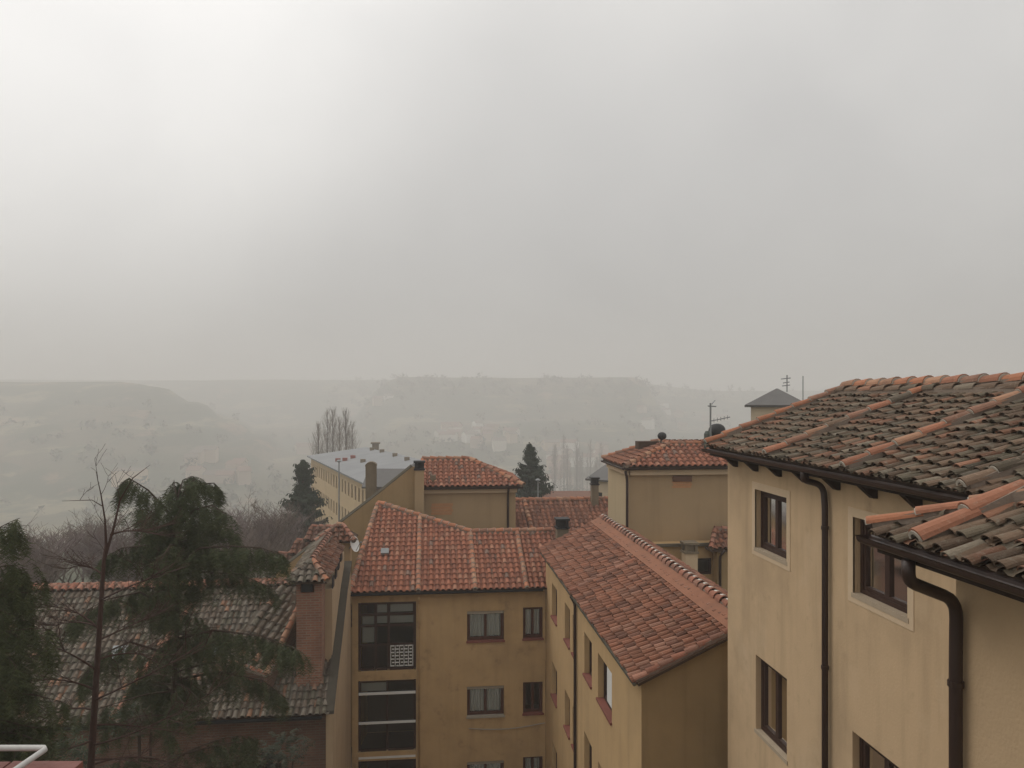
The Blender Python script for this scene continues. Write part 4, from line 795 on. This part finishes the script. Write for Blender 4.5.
def dress(mc, mt, pts, r, base, dens, sl_, droop=.9, wd=.02, sk=1):
    mt.tube(pts, [r * (1 - .85 * i / (len(pts) - 1)) for i in range(len(pts))], 5, cap=False)
    n = len(pts)
    for i in range(1, n):
        a, b = pts[i - 1], pts[i]; d = (b - a).normalized(); side = d.cross(UP).normalized()
        for k in range(dens):
            p = a.lerp(b, random.random()); s = random.choice((-1, 1)); f = .5 + .5 * (1 - i / n)
            dd = side * s * random.uniform(.15, .9) + d * random.uniform(.1, .8) + Vector((0, 0, random.uniform(-.85 - droop * .5, .1)))
            spray(mc, p, dd, sl_ * f * random.uniform(.6, 1.2) * sk, base, n=7, wd=wd, droop=droop)
    spray(mc, pts[-1], pts[-1] - pts[-2], sl_ * .8 * sk, base, wd=wd, droop=droop)
def dress_fine(mc, mt, pts, r, base, dens, sl_):
    # bough with side branchlets, each hung with fine short needle tufts
    mt.tube(pts, [max(.004, r * (1 - .9 * i / (len(pts) - 1))) for i in range(len(pts))], 5, cap=False)
    n = len(pts); tot = sum((pts[i] - pts[i - 1]).length for i in range(1, n)); m = max(6, int(tot * dens))
    for k in range(m):
        t = (k + random.random()) / m; f = t ** .8 * (n - 1); i = min(n - 2, int(f)); a, b = pts[i], pts[i + 1]; p = a.lerp(b, f - i); d = (b - a).normalized(); side = d.cross(UP).normalized() * (1 if k % 2 else -1)
        L = sl_ * random.choice((.35, .6, .8, 1.0, 1.35)) * random.uniform(.7, 1.2) * (1.1 - .5 * t); q = Vector(p); dd = (side * random.uniform(.1, .9) + d * random.uniform(-.1, .9) + Vector((0, 0, random.uniform(-.9, .15)))).normalized(); st = 6; br = [Vector(p)]
        for j in range(st):
            dd = (dd + Vector((random.uniform(-.1, .1), random.uniform(-.1, .1), -.22))).normalized(); q = q + dd * (L / st); br.append(q.copy())
            for h in range(3): spray(mc, q + dd * random.uniform(-.5, .5) * L / st, Vector((random.uniform(-.6, .6), random.uniform(-.6, .6), random.uniform(-1.2, -.1))) + dd * .7, random.choice((.10, .18, .28, .38)) * random.uniform(.8, 1.2), base, n=5, wd=.005, droop=.9)
        mt.tube(br, [.006, .005, .005, .004, .003, .003, .002], 3, cap=False)
def needle_tree(name, label, cat, base_pt, top, spread, limbs, base_col, special=(), sl_=.5, dens=7, r0=.16, lean=None, wd=.02, ymin=None, droop=.7, up=.15, group=None, shape=None, fine=0):
    root = thing(name, label, cat, base_pt, group); mc, mt = MB(), MB(); B = Vector(base_pt); T = Vector(top); H = (T - B).length
    tr = [B.lerp(T, i / 10) + Vector((random.uniform(-.04, .04), random.uniform(-.04, .04), 0)) for i in range(11)]; mt.tube(tr, [r0 * (1 - .9 * i / 10) for i in range(11)], 8)
    z0 = ymin if ymin is not None else B.z + H * .15
    for k in range(limbs):
        t = random.random() ** .85; z = z0 + (T.z - z0) * t; P = B.lerp(T, (z - B.z) / (T.z - B.z)); Lr = (shape(t) if shape else (1 - t * .82)) * spread * random.uniform(.65, 1.1)
        if fine: dress_fine(mc, mt, limb_path(P, random.uniform(0, 6.283), up + random.uniform(-.15, .2) + .4 * t * t, Lr, droop), r0 * .2 * (1 - .6 * t), base_col, fine, sl_); continue
        dress(mc, mt, limb_path(P, random.uniform(0, 6.283), up + random.uniform(-.15, .2) + .5 * t * t, Lr, droop), r0 * .28 * (1 - .6 * t), base_col, dens, sl_, wd=wd, sk=1 - .55 * t)
    for pts in special:
        pp = []
        for i in range(len(pts) - 1):
            for j in range(4): pp.append(Vector(pts[i]).lerp(Vector(pts[i + 1]), j / 4))
        pp.append(Vector(pts[-1]))
        if fine: dress_fine(mc, mt, pp, r0 * .22, base_col, fine * 2.1, sl_); continue
        dress(mc, mt, pp, r0 * .35, base_col, dens + 3, sl_ * 1.1, wd=wd)
    mt.build('trunk', M_bark, root); mc.build('crown', M_green, root); return root
cd = 17.0
def c3(px_, py_, dd=0): return atD(px_, py_, cd + dd)
spec = [[c3(178, 528), c3(165, 508, -.1), c3(148, 490, -.3), c3(129, 478, -.5), c3(120, 484, -.6)], [c3(178, 540), c3(166, 524), c3(152, 512, -.3), c3(140, 508, -.5)], [c3(178, 515), c3(176, 494), c3(174, 480, .2)],
        [c3(178, 512), c3(188, 492), c3(200, 484, .2), c3(214, 483, .4), c3(221, 490, .5)], [c3(178, 552), c3(160, 540, .3), c3(143, 536, .5)], [c3(179, 505), c3(186, 486, -.2), c3(196, 478, -.3)], [c3(178, 528), c3(194, 510), c3(212, 505, -.2), c3(226, 514, -.4)],
        [c3(179, 520), c3(178, 495), c3(183, 480, .2), c3(192, 476, .3)], [c3(178, 540), c3(196, 526, .1), c3(218, 524, .2), c3(238, 534, .3)], [c3(177, 565), c3(200, 548, -.3), c3(232, 546, -.6), c3(262, 548, -.9), c3(284, 556, -1.1)],
        [c3(177, 560), c3(150, 545), c3(122, 548, .3), c3(100, 560, .5)], [c3(176, 590), c3(200, 572, .4), c3(240, 574, .8), c3(272, 588, 1.1)], [c3(174, 612), c3(140, 592, -.6), c3(105, 600, -1), c3(70, 620, -1.3)],
        [c3(172, 640), c3(215, 630, -.6), c3(262, 636, -1.2), c3(298, 650, -1.5)], [c3(172, 655), c3(130, 642, -.8), c3(100, 655, -1.2), c3(80, 680, -1.4)], [c3(170, 680), c3(220, 672, .5), c3(262, 680, .8), c3(286, 698, 1)],
        [c3(178, 545), c3(170, 545, -.8), c3(160, 562, -1.3)], [c3(178, 560), c3(196, 548, .6), c3(225, 552, .9), c3(246, 566, 1.0)]]
cb = c3(163, 768); 
needle_tree('cedar_tree', 'dark green cedar with drooping two-lobed top in front of the mossy roof', 'tree', Vector((cb.x, cb.y, GZ)), c3(179, 498), 2.4, 50, (.062, .073, .034), spec, sl_=.55, dens=13, r0=.15, wd=.012, fine=9, ymin=c3(170, 800).z, droop=.6, up=.12, shape=lambda t: 1.05 - .8 * t)
P = atD(-5, 560, 11.5); needle_tree('fir_tree', 'dense dark conifer cut off by the left edge of the picture', 'tree', Vector((P.x, P.y, GZ)), atD(-8, 528, 11.5), 1.35, 75, (.058, .068, .028), sl_=.42, dens=12, r0=.13, wd=.012, fine=10, ymin=atD(0, 800, 11.5).z, droop=.5, shape=lambda t: 1.05 - .75 * t)
P = atD(303, 500, 58); needle_tree('cypress_tree', 'dark lumpy conifer standing before the long yellow building', 'tree', Vector((P.x, P.y, height(P.x, P.y))), atD(303, 460, 58), 2.3, 130, (.035, .05, .03), sl_=.75, dens=7, r0=.2, wd=.035, ymin=atD(0, 545, 58).z, droop=.1, up=.3, shape=lambda t: 1.0 - .9 * t + .12 * math.sin(t * 17))
P = atD(529, 500, 66); needle_tree('conical_conifer', 'dark cone-shaped conifer rising between the two red hipped roofs', 'tree', Vector((P.x, P.y, height(P.x, P.y))), atD(530, 445, 66), 3.1, 190, (.03, .045, .03), sl_=.85, dens=7, r0=.2, wd=.035, ymin=atD(0, 530, 66).z, droop=.2, up=.25, shape=lambda t: 1.1 - 1.05 * t)
# shrub by the brick house wall
def bush(px_, py_, dep, rad, label, base):
    P = atD(px_, py_, dep); r = thing('shrub', label, 'shrub', (P.x, P.y, GZ)); m = MB(); st = MB()
    for k in range(90):
        a = random.uniform(0, 6.283); e = random.uniform(-.3, 1.3); q = P + Vector((math.cos(a) * math.cos(e), math.sin(a) * math.cos(e), math.sin(e))) * rad * random.uniform(.3, 1)
        spray(m, q, Vector((math.cos(a), math.sin(a), .5)), rad * .5, base, n=6, wd=.02)
    for k in range(5): st.tube([(P.x, P.y, GZ), P + Vector((random.uniform(-.4, .4), random.uniform(-.4, .4), 0)) * rad], [.05, .02], 5)
    st.build('stem', M_bark, r); m.build('foliage', M_green, r)
bush(283, 762, 20.5, .75, 'dark shrub at the foot of the brick house wall', (.03, .034, .02)); bush(232, 776, 20.0, .8, 'low shrub under the cedar beside the brick wall', (.035, .045, .022)); bush(142, 722, 19.2, .75, 'dark rounded shrub behind the cedar trunk, by the brick wall', (.03, .04, .02)); bush(60, 770, 18.5, .9, 'dark shrub behind the thin leafless tree, above the white rail', (.035, .045, .022))
# bare trees
def grow(mb, p, d, L, r, lvl, rnd, upb=.15, minr=.006, spreadk=.55, nseg=4, wig=.14):
    pts = [Vector(p)]; dd = Vector(d).normalized()
    for i in range(nseg):
        dd = (dd + Vector((rnd.uniform(-wig, wig), rnd.uniform(-wig, wig), rnd.uniform(-wig, wig) * .5 + upb / nseg))).normalized(); pts.append(pts[-1] + dd * (L / nseg))
    mb.tube(pts, [max(minr, r * (1 - .5 * i / nseg)) for i in range(nseg + 1)], 6 if r > .05 else 3, cap=False)
    if lvl <= 0: return
    for k in range(rnd.choice((3, 4, 4, 5)) if lvl > 1 else 5):
        i = rnd.choice(range(1, nseg + 1)) if k else nseg; a = rnd.uniform(0, 6.283); s = Vector((math.cos(a), math.sin(a), rnd.uniform(-.1, .5)))
        grow(mb, pts[i], dd * (1 - spreadk) + s * spreadk, L * rnd.uniform(.5, .78), max(minr, r * .52), lvl - 1, rnd, upb, minr, spreadk, nseg, wig)
def bare_proto(seed, H, lvl=4, spreadk=.5, minr=.012, upb=.2, r=.16):
    rnd = random.Random(seed); tr, cr = MB(), MB(); pts = [Vector((0, 0, 0))]; d = Vector((rnd.uniform(-.06, .06), rnd.uniform(-.06, .06), 1))
    for i in range(4): d = (d + Vector((rnd.uniform(-.08, .08), rnd.uniform(-.08, .08), 0))).normalized(); pts.append(pts[-1] + d * H * .1)
    tr.tube(pts, [r * (1 - .1 * i) for i in range(5)], 7)
    for k in range(6):
        a = k * 1.05 + rnd.uniform(-.3, .3); p = pts[rnd.choice((3, 4, 4))]; grow(cr, p, (math.cos(a) * spreadk, math.sin(a) * spreadk, 1), H * .27, r * .5, lvl - 1, rnd, upb, minr, spreadk)
    return tr, cr
protos = []
M_ptwig = mat('pale_twigs', (.21, .17, .145), .95); M_vtwig = mat('mauve_twigs', (.20, .155, .15), .95)
GB = 'bare trees behind the brick house'
def place_bare(pi, P, sc, rz, label, group, name='bare_tree', mats=(M_bark, M_twig)):
    root = thing(name, label, 'tree', P, group); root.rotation_euler = (0, 0, rz); root.scale = (sc, sc, sc)
    for nm, me in zip(('trunk', 'crown'), protos[pi]):
        o = bpy.data.objects.new(nm, me); C.objects.link(o); o.parent = root
    return root
for s in range(4):
    tr, cr = bare_proto(40 + s, 9, 5, .55, .008, .25); ms = []
    for nm, m_, mt_ in (('trunk', tr, M_bark), ('crown', cr, M_vtwig if s % 2 else M_twig)):
        o = m_.build(nm, mt_); ms.append(o.data); bpy.data.objects.remove(o)
    protos.append(ms)
for s in range(2):         # poplars: slender, steep twigs
    rnd = random.Random(80 + s); tr, cr = MB(), MB(); H = 14
    tr.tube([(0, 0, 0), (0, 0, H * .5), (.1, 0, H)], [.18, .1, .02], 6)
    for k in range(85):
        t = .15 + .83 * rnd.random(); a = rnd.uniform(0, 6.283); L = 3.2 * (1 - t) ** .5 * rnd.uniform(.6, 1.1)
        grow(cr, (0, 0, H * t), (math.cos(a) * .42, math.sin(a) * .42, 1), L, .022, 1, rnd, .3, .008, .22, 3, .06)
    ms = []
    for nm, m_, mt_ in (('trunk', tr, M_bark), ('crown', cr, M_ptwig)):
        o = m_.build(nm, mt_); ms.append(o.data); bpy.data.objects.remove(o)
    protos.append(ms)
rnd = random.Random(5)
for k in range(14):
    px_ = -20 + k * 19.5 + rnd.uniform(-5, 5); dep = rnd.choice((38, 44, 52, 62)); P = atD(px_, 500, dep); z = -15.5 - .05 * (dep - 38); top = 534 + rnd.uniform(-9, 12) - (10 if 90 < px_ < 150 else 0); zt = atD(px_, top, dep).z
    place_bare(k % 4, (P.x, P.y, z), (zt - z) / 8.2, rnd.uniform(0, 6), 'bare brown winter tree standing beyond the mossy roof', GB)
for k in range(6):
    px_ = 232 + k * 12; dep = 52 + 3 * (k % 3); P = atD(px_, 500, dep); zt = atD(px_, 506 + 5 * (k % 3), dep).z; z = -16.5
    place_bare((k + 1) % 4, (P.x, P.y, z), (zt - z) / 8.4, k * 1.3, ('leftmost', 'second from left', 'third from left', 'fourth from left', 'fifth from left', 'rightmost')[k] + ' of six bare trees left of the dark lumpy conifer', 'bare trees left of the dark conifer')
for k, (px_, yt) in enumerate(((318, 424), (327, 412), (333, 410), (340, 420), (346, 411), (352, 424))):
    dep = 140 + 4 * (k % 3); P = atD(px_, 450, dep); zt = atD(px_, yt, dep).z; z = height(P.x, P.y); place_bare(4 + k % 2, (P.x, P.y, z), (zt - z) / 14, k * 1.1, ('leftmost', 'second from left', 'third from left', 'fourth from left', 'fifth from left', 'rightmost')[k] + ' of six tall bare poplars behind the pale metal roof', 'poplars behind the long building', 'poplar_tree')
for k in range(16):
    px_ = 556 + (k % 8) * 6.5 + rnd.uniform(-2, 2); P = ground_hit(px_, 500 + rnd.uniform(-4, 6)) or atD(px_, 490, 300); place_bare(4 + k % 2, tuple(P), (1.5 + rnd.uniform(-.3, .4)) * (P.length / 330), k, 'faint bare poplar down in the misty valley', 'poplars in the valley', 'poplar_tree')
# thin bare reddish tree in front
bd = 13.5
def b3(px_, py_, dd=0): return atD(px_, py_, bd + dd)
bt = thing('bare_tree', 'thin leafless tree with reddish trunk forking in front of the mossy roof', 'tree', (b3(90, 780).x, b3(90, 780).y, GZ))
tr = MB(); tr.tube([(b3(88, 780).x, b3(88, 780).y, GZ), b3(90, 780), b3(95, 700), b3(100, 620), b3(104, 560), b3(106, 545)], [.085, .062, .052, .042, .032, .024], 10); 
tr.build('trunk', M_rbark, bt, smooth=True)
cr = MB(); rnd = random.Random(3)
cr.tube([b3(106, 545), b3(105, 520), b3(101, 495), b3(96, 472)], [.026, .017, .011, .004], 5)
cr.tube([b3(104, 560), b3(113, 530), b3(120, 500), b3(133, 478), b3(150, 465)], [.030, .022, .016, .010, .003], 5)
cr.tube([b3(102, 506), b3(92, 500), b3(62, 501)], [.009, .007, .003], 4)
for q_ in ((105, 525), (101, 495), (113, 530), (120, 500), (133, 478), (98, 482), (80, 500), (104, 550), (101, 600)):
    for _k in range(1): grow(cr, b3(*q_), (rnd.uniform(-.6, .6), rnd.uniform(-.6, .6), rnd.uniform(.2, 1)), rnd.uniform(.2, .5), .006, 1, rnd, .1, .003, .5, 3, .2)
brs = [((101, 600), (130, 585, -.3), (160, 575, -.5)), ((100, 628), (80, 618, .3), (58, 625, .5)), ((99, 640), (125, 628, .3), (148, 618, .5)), ((98, 628), (75, 606, .1), (52, 607, .3)), ((96, 670), (70, 650, -.4), (38, 642, -.8)), ((95, 690), (60, 672, -.5), (15, 685, -1)), ((95, 700), (140, 680, -.6), (205, 645, -1.2)),
       ((95, 710), (55, 700, .4), (20, 740, .7)), ((93, 745), (140, 735, -.7), (200, 700, -1.4)), ((93, 740), (60, 755, -.7), (25, 750, -1)), ((94, 725), (130, 722, .6), (190, 735, 1)), ((97, 660), (120, 650, .5), (150, 655, .8)), ((92, 760), (130, 755, -.4), (160, 770, -.8)), ((92, 765), (140, 745, .8), (205, 775, 1)), ((103, 575), (85, 560, .2), (72, 568, .4)), ((110, 535), (128, 528, .2), (148, 532, .3))]
for a_, b_, c_ in brs:
    P0, P1, P2 = b3(*a_), b3(*b_), b3(*c_); pts = [P0 * (1 - t) ** 2 + P1 * 2 * t * (1 - t) + P2 * t * t for t in [i / 7 for i in range(8)]]
    cr.tube(pts, [.02 * (1 - .8 * i / 7) for i in range(8)], 5)
    for k in range(12): i = rnd.choice(range(2, 8)); dd = (pts[i] - pts[i - 1]).normalized(); grow(cr, pts[i], dd + Vector((rnd.uniform(-.7, .7), rnd.uniform(-.7, .7), rnd.uniform(-.4, .6))), rnd.uniform(.25, .6), .008, 1, rnd, .1, .0035, .5, 3, .2)
cr.build('crown', M_rbark, bt)
# ================================================================== VALLEY: houses, woods
cols = [mat('far_wall_%d' % i, c, .95, noise=.2, scale=.2) for i, c in enumerate(((.62, .58, .50), (.50, .40, .30), (.70, .68, .62), (.42, .33, .25)))]
croof = [mat('far_roof_%d' % i, c, .95) for i, c in enumerate(((.20, .12, .09), (.17, .135, .11)))]
rnd = random.Random(11); spots = []
for k in range(15): spots.append((440 + rnd.uniform(0, 75), 435 + rnd.uniform(-3, 9), 0))
for k in range(14): spots.append((640 + rnd.uniform(0, 85), 412 + rnd.uniform(-4, 30), 1))
for k in range(22): spots.append((545 + rnd.uniform(0, 75), 452 + rnd.uniform(-4, 40), 2))
for k in range(9): spots.append((180 + rnd.uniform(0, 60), 466 + rnd.uniform(-3, 20), 3))
spots += [(388, 402, 4), (380, 405, 4), (305, 455, 3), (299, 450, 3), (245, 486, 3), (475, 450, 0), (500, 452, 0)]
VL = ('misty valley house seen above the ochre house with the low hipped roof', 'misty valley house seen above and right of the tan tower house', 'misty valley house between the conical conifer and the tower house', 'misty valley house left of the long yellow building', 'faint house high on the slope above the pale metal roof')
VG = ('above the low hipped roof', 'beyond the tower house', 'right of the conical conifer', 'left of the long building', 'high on the slope')
for k, (px_, py_, vi) in enumerate(spots):
    P = ground_hit(px_, py_)
    if not P: continue
    w_ = rnd.uniform(7, 15); P.z = height(P.x, P.y) - 1
    house('valley_house', VL[vi], 'house', P, w_, rnd.uniform(8, 12), rnd.uniform(6, 10), 2.5, rnd.uniform(-.6, .6) - YAW, rnd.choice(cols) if vi != 3 else cols[3 - 2 * (k % 2)], pal_dred, rnd.choice(croof), group='valley houses ' + VG[vi])
P = ground_hit(126, 487); P.z -= 1; house('farm_building', 'big pale tan block in the mist behind the thin leafless tree', 'building', P, 18, 10, 11, 1.5, -YAW, mat('tan_block', (.55, .42, .28), .95, noise=.2, scale=.1), pal_dred, croof[1])
wd = MB(); rnd = random.Random(21)
def clump(P, s):
    for k in range(26):
        a = rnd.uniform(0, 6.283); e = rnd.uniform(-.2, 1.5); c = P + Vector((math.cos(a) * math.cos(e) * s, math.sin(a) * math.cos(e) * s, s * .9 + math.sin(e) * s * .9)) * rnd.uniform(.5, 1); q = s * rnd.uniform(.25, .5)
        v = [c + Vector((rnd.uniform(-q, q), rnd.uniform(-q, q), rnd.uniform(-q, q))) for _ in range(3)]; wd.face(v, tint((.045, .055, .035) if rnd.random() < .6 else (.09, .065, .05)))
for k in range(1700):
    px_ = rnd.uniform(-60, 800); py_ = rnd.choice((rnd.uniform(379, 400), rnd.uniform(384, 510), rnd.uniform(425, 520))); P = ground_hit(px_, py_)
    if P and P.length > 170 and not (px_ < 330 and (P.z > -8 or rnd.random() < .6)) and hnoise(P.x * 1.7, P.y * 1.7) > -.25: P.z = height(P.x, P.y) - 1; clump(P, rnd.uniform(2.2, 5) * (1 if P.length < 800 else 1.3))
tag(wd.build('woodland', M_green), kind='stuff')
# ================================================================== OWN TERRACE PARAPET, bottom left
pp = thing('terrace_parapet', 'corner of a brick-topped terrace parapet at the bottom left edge', 'parapet', (-2.2, 1.9, GZ)); O = Vector((0, 0, 0)); ca = atD(83, 760, 2.61)
la = (83 - 512) / 770 * 2.61; z_ = -(761 - 397) / 770 * 2.61
m = MB(); m.box(O, RT, F, UP, (-5, la - .04), (1.75, 2.58), (GZ, z_ - .07)); m.build('wall', M_brick, pp)
m = MB()
for k in range(14): 
    x1_ = la - k * .245; m.box(O, RT, F, UP, (x1_ - .235, x1_), (1.7, 2.61), (z_ - .07 - .002 * (k % 3), z_ - .002 * (k % 2)), None)
m.build('coping', mat('red_coping', (.19, .075, .06), .6, noise=.35, scale=14, bump=.3), pp)
rl = thing('railing', 'white metal rail on the brick parapet corner', 'railing', tuple(atD(0, 760, 2.5))); m = MB()
c1 = atD(47, 748, 2.60); m.tube([atD(-420, 748, 2.60), atD(20, 748, 2.60), atD(44, 748, 2.60)] + [c1 - F * .012, c1 - F * .35 + RT * -.02], .010, 10); m.build('top_rail', mat('dull_white_paint', (.48, .47, .45), .5, noise=.5, scale=30), rl, smooth=True)
m = MB()
for x_ in (-60, 200, 420): 
    p = atD(47 - x_ if x_ > 0 else 30, 748, 2.60) if x_ > 0 else atD(-30, 748, 2.60); m.tube([p, Vector((p.x, p.y, z_ - .01))], .01, 8)
m.build('post', M_white, rl)
